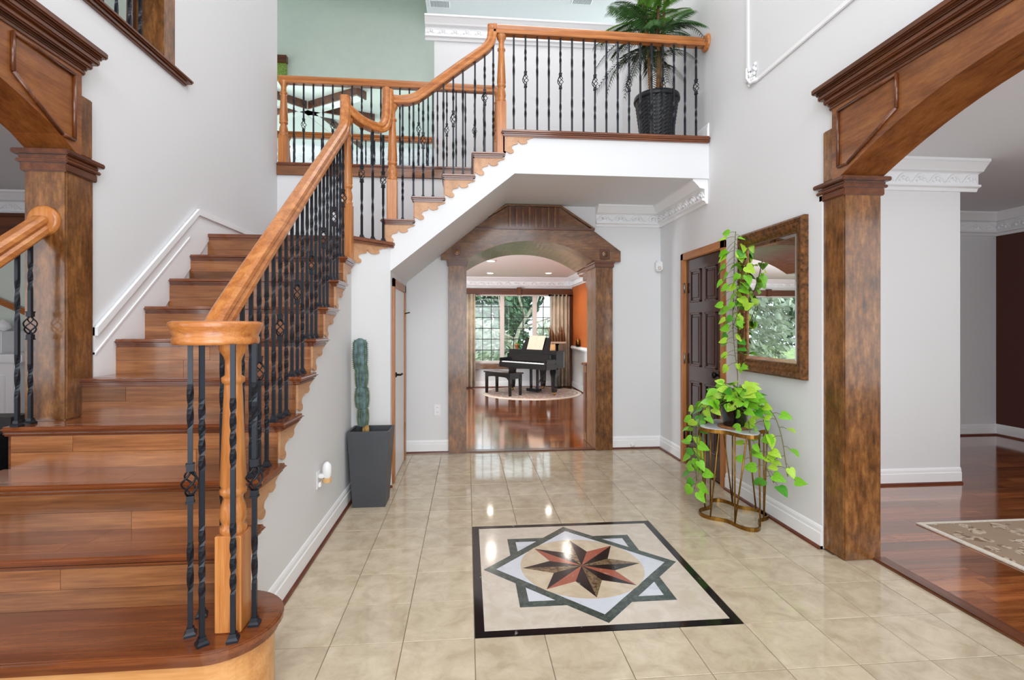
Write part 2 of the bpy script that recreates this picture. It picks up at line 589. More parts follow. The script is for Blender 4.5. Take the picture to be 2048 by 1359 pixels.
# ================================================================== THE SETTING
# foyer floor: bed of mortar with separate tiles, plus the marble medallion
fl = struct('floor', MB().box(-2.2, 2.41, -1.5, 5.86, -0.12, -0.004), 'grout', 'polished beige stone tile floor of the foyer')
PT, X0, Y0 = 0.309, 0.031, 2.205
full = MB().bbox(-PT / 2 + 0.0015, PT / 2 - 0.0015, -PT / 2 + 0.0015, PT / 2 - 0.0015, -0.008, 0.0, 0.0015, 1).mesh('tile')
full.materials.append(M['tile'])
for i in range(-4, 8):
    for j in range(-5, 11):
        if 0 <= i < 4 and 0 <= j < 4:
            continue
        xa, xb, ya, yb = X0 + i * PT, X0 + (i + 1) * PT, Y0 + j * PT, Y0 + (j + 1) * PT
        if xb < -0.95 and yb > 1.5:
            continue
        ca, cb = xa, min(xb, 2.375 if ya < 2.6 else XR)
        cy = min(yb, YB)
        if xa < XS and yb > 2.05:
            ca = XS
        if cb - ca < 0.01 or cy - ya < 0.01:
            continue
        if ca == xa and cb == xb and cy == yb:
            o = bpy.data.objects.new('tile', full)
            link(o, fl)
            o.location = ((xa + xb) / 2, (ya + yb) / 2, 0)
        else:
            o = MB().box(ca + 0.0015, cb - 0.0015, ya + 0.0015, cy - 0.0015, -0.008, 0).build('tile', 'tile', fl)

# medallion
MC = (X0 + 2 * PT, Y0 + 2 * PT)
med = thing('floor_medallion', (MC[0], MC[1], -0.004), 'square inlaid marble medallion with eight-pointed compass star set in tile floor', 'floor medallion')


def mp(r, deg):
    return (MC[0] + r * math.cos(math.radians(deg)), MC[1] + r * math.sin(math.radians(deg)))


def slab(name, poly, mat, z1=0.0, z0=-0.0038):
    return MB().prism_z(poly, z0, z1).build(name, mat, med)


HB, HI = 2 * PT - 0.002, 0.573
cx0, cy0 = MC
sq = lambda h: [(cx0 - h, cy0 - h), (cx0 + h, cy0 - h), (cx0 + h, cy0 + h), (cx0 - h, cy0 + h)]
o4, i4 = sq(HB), sq(HI)
for k in range(4):
    k2 = (k + 1) % 4
    slab('border_strip', [o4[k], o4[k2], i4[k2], i4[k]], 'st_black')
slab('cream_field', i4, 'st_cream', -0.0006)
RD, RI = 0.558, 0.489
dia = [mp(RD, a) for a in (0, 90, 180, 270)]
dii = [mp(RI, a) for a in (0, 90, 180, 270)]
sqo = [mp(RD, a) for a in (45, 135, 225, 315)]
sqi = [mp(RI, a) for a in (45, 135, 225, 315)]
for k in range(4):
    k2 = (k + 1) % 4
    slab('green_band', [sqo[k], sqo[k2], sqi[k2], sqi[k]], 'st_green', -0.0002)
slab('white_square', [mp(RI - 0.001, a) for a in (45, 135, 225, 315)], 'st_white', -0.0003)
for k in range(4):
    k2 = (k + 1) % 4
    slab('green_band', [dia[k], dia[k2], dii[k2], dii[k]], 'st_green', 0.0)
slab('white_square', [mp(RI - 0.001, a) for a in (0, 90, 180, 270)], 'st_white', -0.0001)
slab('tan_disc', [mp(0.349, a * 7.5) for a in range(48)], 'st_tan', 0.0001)
for k in range(8):
    a = 45 * k
    main = 'st_brown' if k % 2 == 0 else 'st_red'
    slab('star_point', [mp(0, 0), mp(0.187, a + 22.5), mp(0.339, a)], main if k in (0, 1, 2, 3, 4, 5, 6, 7) else main, 0.0004)
    slab('star_point', [mp(0, 0), mp(0.339, a), mp(0.187, a - 22.5)], 'st_black', 0.0004)

# wooden floors of the rooms beyond
def plank_floor(base, x0, x1, y0, y1, w, zt_, seed, maxn=300):
    rr = random.Random(seed)
    lens = [0.45, 0.7, 0.95, 1.2]
    ms = {}
    y, n = y0, 0
    while y < y1 - 0.02:
        x = x0
        wy = min(w, y1 - y)
        first = True
        while x < x1 - 0.02:
            l = rr.choice(lens) * (rr.choice((0.4, 0.7, 1)) if first else 1)
            first = False
            l = min(l, x1 - x)
            if x1 - (x + l) < 0.15:
                l = x1 - x
            key = (round(l, 3), round(wy, 3))
            if key not in ms:
                ms[key] = MB().box(0.0006, l - 0.0006, 0.0005, wy - 0.0005, -0.01, 0).mesh('plank')
                ms[key].materials.append(M['plank'])
            o = bpy.data.objects.new('plank', ms[key])
            link(o, base)
            o.location = (x, y, zt_)
            n += 1
            x += l
        y += w
    return n


fd = struct('floor_dining_room', MB().box(2.375, 6.9, -0.8, 6.0, -0.12, -0.003), 'shoe', 'glossy cherry plank floor of the dining room')
n1 = plank_floor(fd, 2.43, 6.67, 1.0, 5.8, 0.115, 0.0, 3)
fp = struct('floor_piano_room', MB().box(-4.4, 2.6, 5.86, 11.6, -0.12, -0.003), 'plank', 'glossy cherry plank floor of the piano room')
n2 = plank_floor(fp, -0.5, 2.4, 5.56, 11.4, 0.1, 0.0, 4)
fs = struct('floor_sitting_room', MB().box(-6.2, -2.2, -1.5, 6.0, -0.12, 0), 'plank', 'plank floor of the sitting room')
thr = struct('trim_1', MB().bbox(2.36, 2.44, 0.3, 2.745, -0.004, 0.016, 0.006), 'mould_y', 'dark wood threshold strip between tile and plank floor')
struct('trim_2', MB().bbox(-0.02, 1.42, 5.46, 5.56, -0.004, 0.014, 0.005), 'mould_x', 'wood threshold strip under the carved archway')

# --- left wall: arch opening below, gallery opening above
TL = -2.18
AY0, AY1 = 0.48, 2.70                    # archway span along the side walls
mb = MB()
mb.box(TL, XL, 2.85, YB, 0, ZUP + 0.01)
mb.box(TL, XL, 2.72, 2.85, 2.3, ZUP + 0.01)
mb.box(TL, XL, -1.5, 2.72, 2.56, ZUP + 0.01)
mb.box(TL, XL, -1.5, 0.46, 0, 2.56)
mb.box(TL, XL, 3.64, YB, ZUP + 0.01, ZC)
mb.box(TL, XL, -1.5, 3.64, 5.4, ZC)
mb.box(TL, XL, -1.5, 0.9, ZUP + 0.01, 5.4)
struct('wall_left', mb, 'wall', 'light grey wall beside the lower stair flight')
# --- right wall with archway opening and door recess
TR = 2.40
mb = MB()
mb.box(XR, TR, 2.91, 4.055, 0, ZC)
mb.box(XR, TR, 2.74, 2.91, 2.22, ZC)
mb.box(XR, TR, 4.055, 4.925, 2.075, ZC)
mb.box(XR + 0.06, TR, 4.055, 4.925, 0, 2.075)
mb.box(XR, TR, 4.925, 7.2, 0, ZC)
mb.box(XR, TR, -1.5, 2.74, 2.56, ZC)
mb.box(XR, TR, -1.5, 0.46, 0, 2.56)
struct('wall_right', mb, 'wall', 'light grey wall with the dark door and the mirror')
# --- back wall with the arched passage
mb = MB()
mb.box(-2.0, -0.05, YB, 5.82, 0, 2.97)
mb.box(1.45, XR, YB, 5.82, 0, 2.97)
mb.box(-0.05, 1.45, YB, 5.82, 2.36, 2.97)
struct('wall_back', mb, 'wall', 'light grey wall around the carved archway')
# --- front wall behind the camera, with window openings
mb = MB()
mb.box(-6.2, -1.5, -1.6, -1.5, 0, ZC)
mb.box(1.7, 6.9, -1.6, -1.5, 0, ZC)
mb.box(-1.5, 1.7, -1.6, -1.5, 2.5, 3.3)
mb.box(-1.5, 1.7, -1.6, -1.5, 5.5, ZC)
mb.box(-1.5, 1.7, -1.6, -1.5, 0, 0.15)
struct('wall_front', mb, 'wall', 'wall behind the viewer with tall window openings')
struct('ceiling', MB().box(-6.2, 2.6, -1.6, 7.0, ZC, ZC + 0.1).box(-0.62, 2.6, 7.0, 12.0, ZC, ZC + 0.1), 'ceil', 'white ceiling high above the foyer')

# solid under the lower flight, with stepped top
prof = [(yn(1) + 0.35, 0.0)]
prof = [(yn(2) + 0.03, 0.0), (yn(2) + 0.03, zt(2) - 0.03)]
for k in range(3, 11):
    prof += [(yn(k) + 0.03, zt(k - 1) - 0.03), (yn(k) + 0.03, zt(k) - 0.03)]
prof += [(4.12, zt(10) - 0.03), (4.12, 0.0)]
struct('wall_stair', MB().prism_x(prof, -1.99, XS), 'wall', 'white side wall under the lower stair flight')
lowp = [p for p in prof if p[1] <= zt(4) and p[0] <= yn(5) + 0.03]
lowp = lowp[:-1] if lowp[-1][1] == 0 else lowp
lp = [(yn(2) + 0.03, 0.0), (yn(2) + 0.03, zt(2) - 0.03), (yn(3) + 0.03, zt(2) - 0.03), (yn(3) + 0.03, zt(3) - 0.03), (yn(4) + 0.03, zt(3) - 0.03), (yn(4) + 0.03, zt(4) - 0.03), (2.70, zt(4) - 0.03), (2.70, 0)]
struct('wall_stair_end', MB().prism_x(lp, -2.13, -1.99), 'mould_y', 'dark end of the low stair steps below the sitting room archway')
# solid under the landing, with diagonal corner
struct('wall_landing', MB().prism_z([(XS, 4.09), (-0.655, YF), (-0.655, YB), (-1.99, YB), (-1.99, 4.09)], 0, zt(10) - 0.03), 'wall', 'white wall under the stair landing with diagonal corner')
# upper flight and balcony body
prof = [(-0.655, 1.84), (-0.655, zt(10) - 0.03), (xn(11) + 0.03, zt(10) - 0.03)]
for k in range(11, 15):
    prof += [(xn(k) + 0.03, zt(k) - 0.03), (xn(k + 1) + 0.03, zt(k) - 0.03)]
prof += [(xn(15) + 0.03, ZUP - 0.035), (XR, ZUP - 0.035), (XR, 2.70), (0.41, 2.70)]
struct('wall_upper_flight', MB().prism_y(prof, YF, YB), 'wall', 'white stringer and soffit of the upper flight and balcony')
# upper floor slab and landing floor
mb = MB()
mb.box(-2.0, XR, YB, 7.0, 2.97, ZUP)
mb.box(xn(15) + 0.03, XR, YF + 0.01, YB, ZUP - 0.035, ZUP)
struct('floor_upper_hall', mb, 'tread_x', 'wood floor of the upstairs hall')

# upstairs: hall partition with open top, green gable, beamed family room ceiling
struct('wall_upper_hall', MB().box(-0.45, XR, 6.9, 7.3, ZUP, 5.52), 'wall', 'grey upstairs hall partition under a white crown')
struct('wall_gable', MB().box(-6.2, -0.46, 8.3, 8.4, 5.27, 7.4).box(-0.61, -0.52, 7.02, 8.3, ZC + 0.03, 7.4).box(-6.2, -0.52, 6.9, 7.0, ZC + 0.03, 7.4).box(-6.2, -0.52, 6.9, 8.4, 7.4, 7.5), 'green', 'pale green gable wall high above the family room')
struct('ceiling_family_room', MB().box(-6.2, 2.4, 8.4, 11.6, 5.27, 5.37), 'pale_green', 'pale beamed ceiling of the family room')
struct('wall_family_far', MB().box(-6.2, 2.4, 11.3, 11.45, 2.75, 5.27), 'pale_green', 'pale far wall of the family room')
struct('wall_gallery', MB().box(-3.7, -3.55, -1.5, 7.6, ZUP - 0.2, ZC), 'green', 'pale green wall of the side gallery')
struct('floor_gallery', MB().box(-3.6, TL, -1.5, 5.5, 2.85, ZUP), 'tread_x', 'wood floor of the side gallery')
struct('wall_partition', MB().box(-0.45, -0.3, 7.3, 11.3, ZUP, 5.27), 'wall', 'partition between hall and family room')

# dining room
struct('wall_dining_near', MB().box(TR, 4.29, 4.03, 4.2, 0, 2.79), 'wall', 'light grey dining room wall with white crown')
struct('wall_dining_far', MB().box(4.29, 6.7, 5.8, 5.95, 0, 2.79), 'wall', 'light grey far wall of the dining room')
struct('wall_dining_side', MB().box(4.17, 4.29, 4.2, 5.8, 0, 2.79), 'wall', 'side wall of the dining room')
struct('wall_dining_brown', MB().box(6.67, 6.8, -0.8, 5.8, 0, 2.79), 'brown_wall', 'dark brown painted wall of the dining room')
struct('ceiling_dining', MB().box(TR, 6.8, -0.8, 6.0, 2.79, 2.9), 'ceil', 'white ceiling of the dining room')
mb = MB()
mb.box(TR, 3.4, 0.55, 0.7, 0, 2.79)
mb.box(5.8, 6.7, 0.55, 0.7, 0, 2.79)
mb.box(3.4, 5.8, 0.55, 0.7, 0, 0.75)
mb.box(3.4, 5.8, 0.55, 0.7, 2.45, 2.79)
struct('wall_dining_front', mb, 'wall', 'dining room wall with window opening behind the viewer')

# sitting room at the left
struct('wall_sitting_far', MB().box(-6.2, TL, 5.8, 5.95, 0, 2.79), 'pale_green', 'pale green far wall of the sitting room')
struct('ceiling_sitting', MB().box(-6.2, TL, -1.5, 5.95, 2.79, 2.85), 'ceil', 'white ceiling of the sitting room')
struct('wall_sitting_side', MB().box(-6.3, -6.2, -1.5, 5.95, 0, 2.85), 'wall', 'side wall of the sitting room')

# piano room shell
mb = MB()
WX = [(-4.0, -1.6), (0.10, 1.92)]
xs = -4.4
for a, b_ in WX:
    mb.box(xs, a, 11.4, 11.55, 0, 2.49)
    mb.box(a, b_, 11.4, 11.55, 0, 0.55)
    mb.box(a, b_, 11.4, 11.55, 2.1, 2.49)
    xs = b_
mb.box(xs, 2.55, 11.4, 11.55, 0, 2.49)
struct('wall_piano_far', mb, 'wall', 'far window wall of the piano room')
mb = MB()
mb.box(2.4, 2.55, 5.82, 11.4, 0.93, 2.49)
struct('wall_piano_orange', mb, 'orange_wall', 'orange painted wall of the piano room')
struct('wall_piano_wainscot', MB().box(2.39, 2.55, 5.82, 11.4, 0, 0.93), 'wall', 'white lower wall under the orange paint')
struct('wall_piano_left', MB().box(-4.5, -4.4, 5.82, 11.5, 0, 2.49), 'wall', 'left wall of the piano room')
struct('ceiling_piano', MB().box(-4.5, 2.6, 5.82, 11.55, 2.49, 2.62), 'ceil', 'white ceiling of the piano room')
struct('wall_piano_near', MB().box(-4.5, -2.0, 5.7, 5.82, 0, 2.49), 'wall', 'near wall of the piano room')


# ------------------------------------------------------------------ baseboards and crowns
def run(name, p0, p1, nrm, prof, mat, z=0.0, parent=None, kind='structure', label=None):
    """prof (distance from wall, height) extruded from p0 to p1 along a wall whose inward normal is nrm"""
    mb = MB().prism(prof, lambda q: (p0[0] + nrm[0] * q[0], p0[1] + nrm[1] * q[0], z + q[1]), lambda q: (p1[0] + nrm[0] * q[0], p1[1] + nrm[1] * q[0], z + q[1]))
    o = mb.build(name, mat, parent)
    if parent is None:
        tag(o, label, None, None, kind)
    return o


BASE = [(0, 0), (0.016, 0), (0.016, 0.095), (0.011, 0.1), (0.011, 0.122), (0.006, 0.135), (0, 0.14)]
SHOE = [(0.0, 0.0), (0.03, 0), (0.028, 0.012), (0.016, 0.02), (0, 0.02)]


def baseboard(side, p0, p1, nrm, z=0.0, where=''):
    b = run('baseboard_' + side, p0, p1, nrm, BASE, 'trim', z, label='white moulded baseboard ' + where)
    run('shoe_molding', p0, p1, nrm, SHOE, 'shoe', z, b)


baseboard('right', (XR, 2.9), (XR, 4.05), (-1, 0), where='below the mirror')
baseboard('right_far', (XR, 4.93), (XR, YB), (-1, 0), where='between dark door and archway wall')
baseboard('back_left', (-0.655, YB), (-0.2, YB), (0, -1), where='under the wall outlet')
baseboard('back_right', (1.6, YB), (XR, YB), (0, -1), where='right of the carved archway')
baseboard('stair', (XS, 2.05), (XS, 4.09), (1, 0), where='along the stair side wall')
d = Vector((0.265, 0.27, 0)).normalized()
baseboard('landing', (XS, 4.09), (-0.655, YF), (d.y, -d.x), where='behind the tall planter')
baseboard('dining', (TR, 4.03), (4.29, 4.03), (0, -1), where='of the near dining room wall')
baseboard('dining_far', (4.29, 5.8), (6.67, 5.8), (0, -1), where='of the far dining room wall')
baseboard('dining_side', (6.67, 1.0), (6.67, 5.8), (-1, 0), where='under the brown dining room wall')
baseboard('piano_far', (-1.5, 11.4), (2.39, 11.4), (0, -1), where='under the bay window')
baseboard('piano_side', (2.39, 5.9), (2.39, 11.4), (-1, 0), where='under the orange wall')
baseboard('balcony', (XR, YF), (XR, 6.9), (-1, 0), ZUP, where='along the balcony')
baseboard('upper_hall', (-0.45, 6.9), (XR, 6.9), (0, -1), ZUP, where='of the upstairs hall')


def crownprof(P, H):
    return [(0, 0), (P, 0), (P, -0.08 * H), (P * 0.9, -0.12 * H), (P * 0.62, -0.3 * H), (P * 0.55, -0.36 * H), (P * 0.3, -0.39 * H), (P * 0.22, -0.42 * H),
            (P * 0.22, -0.76 * H), (P * 0.4, -0.79 * H), (P * 0.4, -0.86 * H), (P * 0.2, -0.9 * H), (P * 0.12, -H), (0, -H)]


TN = [2]


def crown(p0, p1, nrm, ztop, P=0.14, H=0.22, label='', relief=0.155):
    TN[0] += 1
    c = run('trim_%d' % TN[0], p0, p1, nrm, crownprof(P, H), 'trim', ztop, label=label)
    if relief:
        a, b = Vector((*p0, 0)), Vector((*p1, 0))
        L = (b - a).length
        t = (b - a) / L
        nv = Vector((*nrm, 0))
        n = max(1, int(L / relief))
        st = L / n
        mb = MB()
        for i in range(n):
            base = a + t * (i * st) + nv * (P * 0.23)
            pts = []
            for q in range(9):
                u = q / 8
                zz = ztop - H * (0.72 - 0.26 * math.sin(u * PI) ** 1.5)
                pts.append(base + t * (u * st * 0.95) + Vector((0, 0, zz)))
            mb.tube(pts, [0.006 + 0.008 * math.sin(q / 8 * PI) for q in range(9)], 5)
            for s in (0.3, 0.5, 0.7):
                mb.lathe([(0.002, -0.016), (0.022, 0.0), (0.016, 0.016), (0.002, 0.03)], base + t * (s * st) + Vector((0, 0, ztop - H * (0.66 if s != 0.5 else 0.6))), 6)
        mb.build('acanthus_relief', 'trim', c)
    return c


crown((1.42, YB), (XR, YB), (0, -1), 2.70, label='white ornamented crown moulding right of the carved archway')
crown((XR, YF + 0.02), (XR, YB), (-1, 0), 2.70, label='white ornamented crown moulding above the dark door')
crown((TR, 4.03), (4.29 + 0.14, 4.03), (0, -1), 2.79, H=0.25, label='white crown with acanthus relief on the near dining room wall')
crown((4.29, 5.8), (6.67, 5.8), (0, -1), 2.79, H=0.28, label='white crown on the far dining room wall', relief=0.2)
crown((6.67, 2.0), (6.67, 5.8), (-1, 0), 2.79, H=0.28, label='white crown above the brown dining room wall', relief=0.2)
crown((-4.4, 11.4), (2.4, 11.4), (0, -1), 2.49, H=0.22, label='white crown above the bay window', relief=0.2)
crown((2.4, 5.9), (2.4, 11.4), (-1, 0), 2.49, H=0.22, label='white crown above the orange wall', relief=0.3)
crown((-0.45 - 0.12, 6.9), (XR, 6.9), (0, -1), 5.53, P=0.15, H=0.28, label='white crown on the upstairs hall partition', relief=0.16)
crown((-6.2, 11.3), (-0.45, 11.3), (0, -1), 5.27, P=0.2, H=0.45, label='white layered crown of the family room', relief=0.3)
crown((-6.2, 5.8), (TL, 5.8), (0, -1), 2.79, H=0.26, label='white crown in the sitting room', relief=0.25)


# stair skirt on the left wall
def on_left(poly, x0, x1):
    return MB().prism_x(poly, x0, x1)


sk = [(2.88, 1.36), (3.91, 2.235), (YB, 2.235), (YB, 2.05), (4.1, 2.05), (2.88, 0.9)]
s0 = tag(on_left(sk, XL, XL + 0.010).build('trim_20', 'trim'), 'white skirt board rising with the stairs on the grey wall', None, None, 'structure')
for (a, b_), w, t in (((0, -0.0), 0.045, 0.026), ((0, -0.135), 0.012, 0.016)):
    path = [(2.88, 1.36 + b_), (3.91, 2.235 + b_), (YB, 2.235 + (b_ if b_ == 0 else b_))]
    if b_ != 0:
        path = [(2.88, 1.36 + b_), (3.80, 2.142 + b_)]
    poly = path + [(p[0], p[1] - w) for p in path[::-1]]
    on_left(poly, XL, XL + t).build('cap_molding' if b_ == 0 else 'bead', 'trim', s0)

# panel moulding high on the right wall with corner ornament
pm = thing('trim_21', (XR, 3.72, 3.24), kind='structure', label='white picture moulding with leafy corner ornament high on the wall')
for (y0, y1, z0, z1) in ((3.70, 3.735, 3.34, 5.2), (1.2, 3.62, 3.2, 3.235)):
    MB().bbox(XR - 0.014, XR, y0, y1, z0, z1, 0.005).build('moulding_strip', 'trim', pm)
mb = MB()
rr = random.Random(2)
for k in range(26):
    yy, zz = 3.70 - rr.random() * 0.12 + 0.03, 3.20 + rr.random() * 0.15
    mb.lathe([(0.002, -0.006), (0.017, 0), (0.012, 0.01), (0.002, 0.016)], (XR - 0.012 - 0.006 * rr.random(), yy, zz), 6, axis='x')
mb.tube([(XR - 0.012, 3.72, 3.36), (XR - 0.018, 3.71, 3.28), (XR - 0.018, 3.66, 3.22), (XR - 0.012, 3.58, 3.215)], 0.012, 6)
mb.build('corner_ornament', 'trim', pm)


# ================================================================== STAIRCASE
st = thing('staircase', (-1.4, 1.9, 0), 'wooden staircase with plank risers, dark nosings and scroll brackets', 'staircase')


def tread_mesh(x0, x1, y0, y1, z, back=True):
    mb = MB()
    mb.bbox(x0, x1, y0, y1, z - 0.026, z, 0.011, 3)
    mb.bbox(x0 + 0.0, x1 - 0.018, y0 + 0.016, y1 - 0.004, z - 0.045, z - 0.024, 0.008, 2)
    return mb


def riser_boards(k, x0, x1, y, z0, z1, rr):
    zm = (z0 + z1) / 2
    for (a, b_) in ((z0, zm), (zm, z1)):
        cuts = [x0]
        u = rr.random()
        if u < 0.75:
            cuts.append(x0 + (x1 - x0) * (0.2 + 0.6 * rr.random()))
        cuts.append(x1)
        for q in range(len(cuts) - 1):
            MB().box(cuts[q] + 0.0008, cuts[q + 1] - 0.0008, y, y + 0.012, a + 0.0006, b_ - 0.0006).build('riser_board', 'stair_x', st)


rr = random.Random(11)
for k in range(2, 10):
    xl = -2.15 if k <= 4 else XL + 0.0015
    t = tread_mesh(xl, XS + 0.045, yn(k), yn(k) + 0.292, zt(k)).build('tread', 'tread_x', st)
    if k <= 6:
        ys = [yn(k) + 0.06, yn(k) + 0.145, yn(k) + 0.258 + 0.018]
        for q in range(2):
            cut = xl + (XS - xl) * rr.uniform(0.25, 0.75)
            for (xa, xb) in ((xl + 0.01, cut), (cut, XS + 0.0)):
                MB().box(xa + 0.0006, xb - 0.0006, ys[q] + 0.0006, ys[q + 1] - 0.0006, zt(k) - 0.002, zt(k) + 0.0008).build('tread_board', 'tread_board', t)
    riser_boards(k, xl + 0.04 if k <= 4 else xl, XS + 0.002, yn(k) + 0.018, zt(k - 1), zt(k) - 0.045, rr)
riser_boards(10, XL, -0.93, yn(10) + 0.018, zt(9), zt(10) - 0.045, rr)

# bullnose first step
def bull(off, x_left=-2.15):
    cx, cy, R = -0.885, 1.905, 0.205
    pts = [(x_left, cy - R + off * 0.9), (cx, cy - R + off)]
    for i in range(1, 24):
        a = -PI / 2 + PI * i / 24
        pts.append((cx + (R - off) * math.cos(a), cy + (R - off) * math.sin(a)))
    pts += [(cx, cy + R - off), (x_left, cy + R - off)]
    return pts


mb = MB()
z1 = zt(1)
for (o0, a, b_) in ((0.008, z1 - 0.03, z1 - 0.022), (0.0, z1 - 0.022, z1 - 0.007), (0.004, z1 - 0.007, z1 - 0.002), (0.010, z1 - 0.002, z1), (0.016, z1 - 0.05, z1 - 0.03)):
    mb.prism_z(bull(o0), a, b_)
mb.build('bullnose_tread', 'tread_x', st)
MB().prism_z(bull(0.032), 0, z1 - 0.05).build('bullnose_riser', 'bullnose', st)

# landing board with diagonal edge, upper treads, upper risers
dn = Vector((0.714, -0.70, 0))
pa, pb = (XS + dn.x * 0.04, 4.09 + dn.y * 0.04), (-0.655 + dn.x * 0.04, YF + dn.y * 0.04)
mb = MB()
for o0, a, b_ in ((0.0, -0.026, -0.004), (-0.005, -0.004, 0), (-0.016, -0.045, -0.026)):
    q = [(XL + 0.0015, yn(10) - o0), (pa[0] - 0.02, yn(10) - o0), (pa[0] + dn.x * o0, pa[1] + dn.y * o0 - 0.01), (pb[0] + dn.x * o0, pb[1] + dn.y * o0), (-0.61, YF + 0.02), (-0.61, YB - 0.002), (XL + 0.0015, YB - 0.002)]
    mb.prism_z(q, zt(10) + a, zt(10) + b_)
mb.build('landing_board', 'tread_x', st)
for k in range(11, 15):
    mb = MB()
    mb.bbox(xn(k), xn(k + 1) + 0.036, YF - 0.045, YB - 0.002, zt(k) - 0.026, zt(k), 0.011, 3)
    mb.bbox(xn(k) + 0.016, xn(k + 1) + 0.02, YF - 0.028, YB - 0.002, zt(k) - 0.045, zt(k) - 0.024, 0.008, 2)
    mb.build('tread', 'tread_x', st)
for k in range(11, 16):
    MB().box(xn(k) + 0.018, xn(k) + 0.03, YF, YB - 0.002, zt(k - 1), zt(k) - 0.045).build('riser_board', 'stair_y', st)
mb = MB()
mb.bbox(xn(15), XR - 0.002, YF - 0.045, YF + 0.14, ZUP - 0.026, ZUP + 0.006, 0.011, 3)
mb.bbox(xn(15) + 0.016, XR - 0.002, YF - 0.028, YF + 0.14, ZUP - 0.05, ZUP - 0.024, 0.008, 2)
mb.build('balcony_nosing', 'tread_x', st)

# scroll brackets: u = along the run from the riser, v = down from the tread
SC = [(0, 0), (1.02, 0), (0.99, .06), (.93, .09), (.87, .10), (.84, .15), (.80, .16), (.765, .2), (.765, .26), (.79, .3), (.77, .36), (.70, .41), (.62, .43), (.55, .41), (.50, .36),
      (.465, .27), (.45, .30), (.455, .38), (.43, .44), (.36, .47), (.29, .5), (.25, .56), (.235, .64), (.255, .71), (.30, .76), (.315, .84), (.29, .92), (.23, .96), (.16, .96), (.10, .9), (.05, .86), (0, .84)]
RUN, BH = 0.255, 0.158
for k in range(2, 10):
    q = [(yn(k) + 0.03 + u * RUN, zt(k) - 0.043 - v * BH) for u, v in SC]
    MB().prism_x(q, XS + 0.0005, XS + 0.012).build('scroll_bracket', 'bracket', st)
for k in range(11, 16):
    q = [(xn(k) + 0.03 + u * RUN, zt(k) - 0.043 - v * BH) for u, v in SC]
    MB().prism_y(q, YF - 0.012, YF - 0.0005).build('scroll_bracket', 'bracket', st)
L = math.hypot(-0.655 - XS, YF - 4.09)
tdir = Vector(((-0.655 - XS) / L, (YF - 4.09) / L, 0))


def diagpt(u, v, o):
    p = Vector((XS, 4.09, 0)) + tdir * (u * 0.98 * L - 0.03) + dn * o
    return (p.x, p.y, zt(10) - 0.043 - v * 0.17)


MB().prism(SC, lambda q: diagpt(q[0], q[1], 0.0005), lambda q: diagpt(q[0], q[1], 0.012)).build('scroll_bracket', 'bracket', st)

# ================================================================== RAILINGS
RP = [(-.029, -.038), (.029, -.038), (.034, -.03), (.034, -.012), (.026, -.002), (.033, .012), (.03, .026), (.018, .037), (-.018, .037), (-.03, .026), (-.033, .012), (-.026, -.002), (-.034, -.012), (-.034, -.03)]
RP = [(a * 1.08, b_ * 1.08) for a, b_ in RP]
BASK = None
FOOT = None
COL = None


def basket_mesh():
    mb = MB()
    H, R = 0.088, 0.026
    for w in range(4):
        pts = []
        for i in range(11):
            u = i / 10
            r = 0.005 + (R - 0.005) * math.sin(u * PI) ** 0.9
            a = w * PI / 2 + u * PI * 1.1
            pts.append((r * math.cos(a), r * math.sin(a), (u - 0.5) * H))
        mb.tube(pts, 0.0035, 4)
    for s in (-1, 1):
        mb.box(-.0115, .0115, -.0115, .0115, s * (H / 2 + 0.010) - 0.012, s * (H / 2 + 0.010) + 0.012)
        mb.box(-.0135, .0135, -.0135, .0135, s * (H / 2 + 0.021) - 0.003, s * (H / 2 + 0.021) + 0.003)
    m = mb.mesh('basket')
    m.materials.append(M['iron'])
    return m


def foot_mesh():
    mb = MB()
    mb.frustum(0, 0, 0, 0.008, .018, .018, .018, .018)
    mb.frustum(0, 0, 0.008, 0.015, .018, .018, .013, .013)
    mb.frustum(0, 0, 0.015, 0.028, .0125, .0125, .0105, .0105)
    m = mb.mesh('foot')
    m.materials.append(M['iron'])
    return m


BASK, FOOT = basket_mesh(), foot_mesh()
ROD = {}


def rod_mesh(h, basket, s=0.0075):
    key = (round(h, 3), basket)
    if key in ROD:
        return ROD[key]
    zs = []
    bz = h * 0.5 if basket is None else basket
    spans = [(0, None)]
    segs = []
    if basket:
        segs = [(0.0, bz - 0.05), (bz + 0.05, h)]
    else:
        segs = [(0.0, h)]
    mb = MB()
    for (a, b_) in segs:
        rings = [(a, 0)]
        ang = 0
        tw = [(a + 0.32 * (b_ - a), a + 0.68 * (b_ - a))] if basket else [(a + 0.16 * h, a + 0.40 * h), (a + 0.58 * h, a + 0.82 * h)]
        for (t0, t1) in tw:
            n = max(6, int((t1 - t0) / 0.016))
            turns = max(1, round((t1 - t0) / 0.15)) * PI / 2 * 2
            for q in range(n + 1):
                rings.append((t0 + (t1 - t0) * q / n, ang + turns * q / n))
            ang += turns
        rings.append((b_, ang))
        vs, fs = [], []
        for (z, an) in rings:
            for q in range(4):
                c_, s_ = math.cos(an + PI / 4 + q * PI / 2), math.sin(an + PI / 4 + q * PI / 2)
                vs.append((s * 1.414 * c_, s * 1.414 * s_, z))
        for i in range(len(rings) - 1):
            for q in range(4):
                q2 = (q + 1) % 4
                fs.append((i * 4 + q, i * 4 + q2, (i + 1) * 4 + q2, (i + 1) * 4 + q))
        fs += [(3, 2, 1, 0), tuple(len(vs) - 4 + q for q in range(4))]
        mb.add(vs, fs)
    m = mb.mesh('baluster')
    m.materials.append(M['iron'])
    ROD[key] = m
    return m


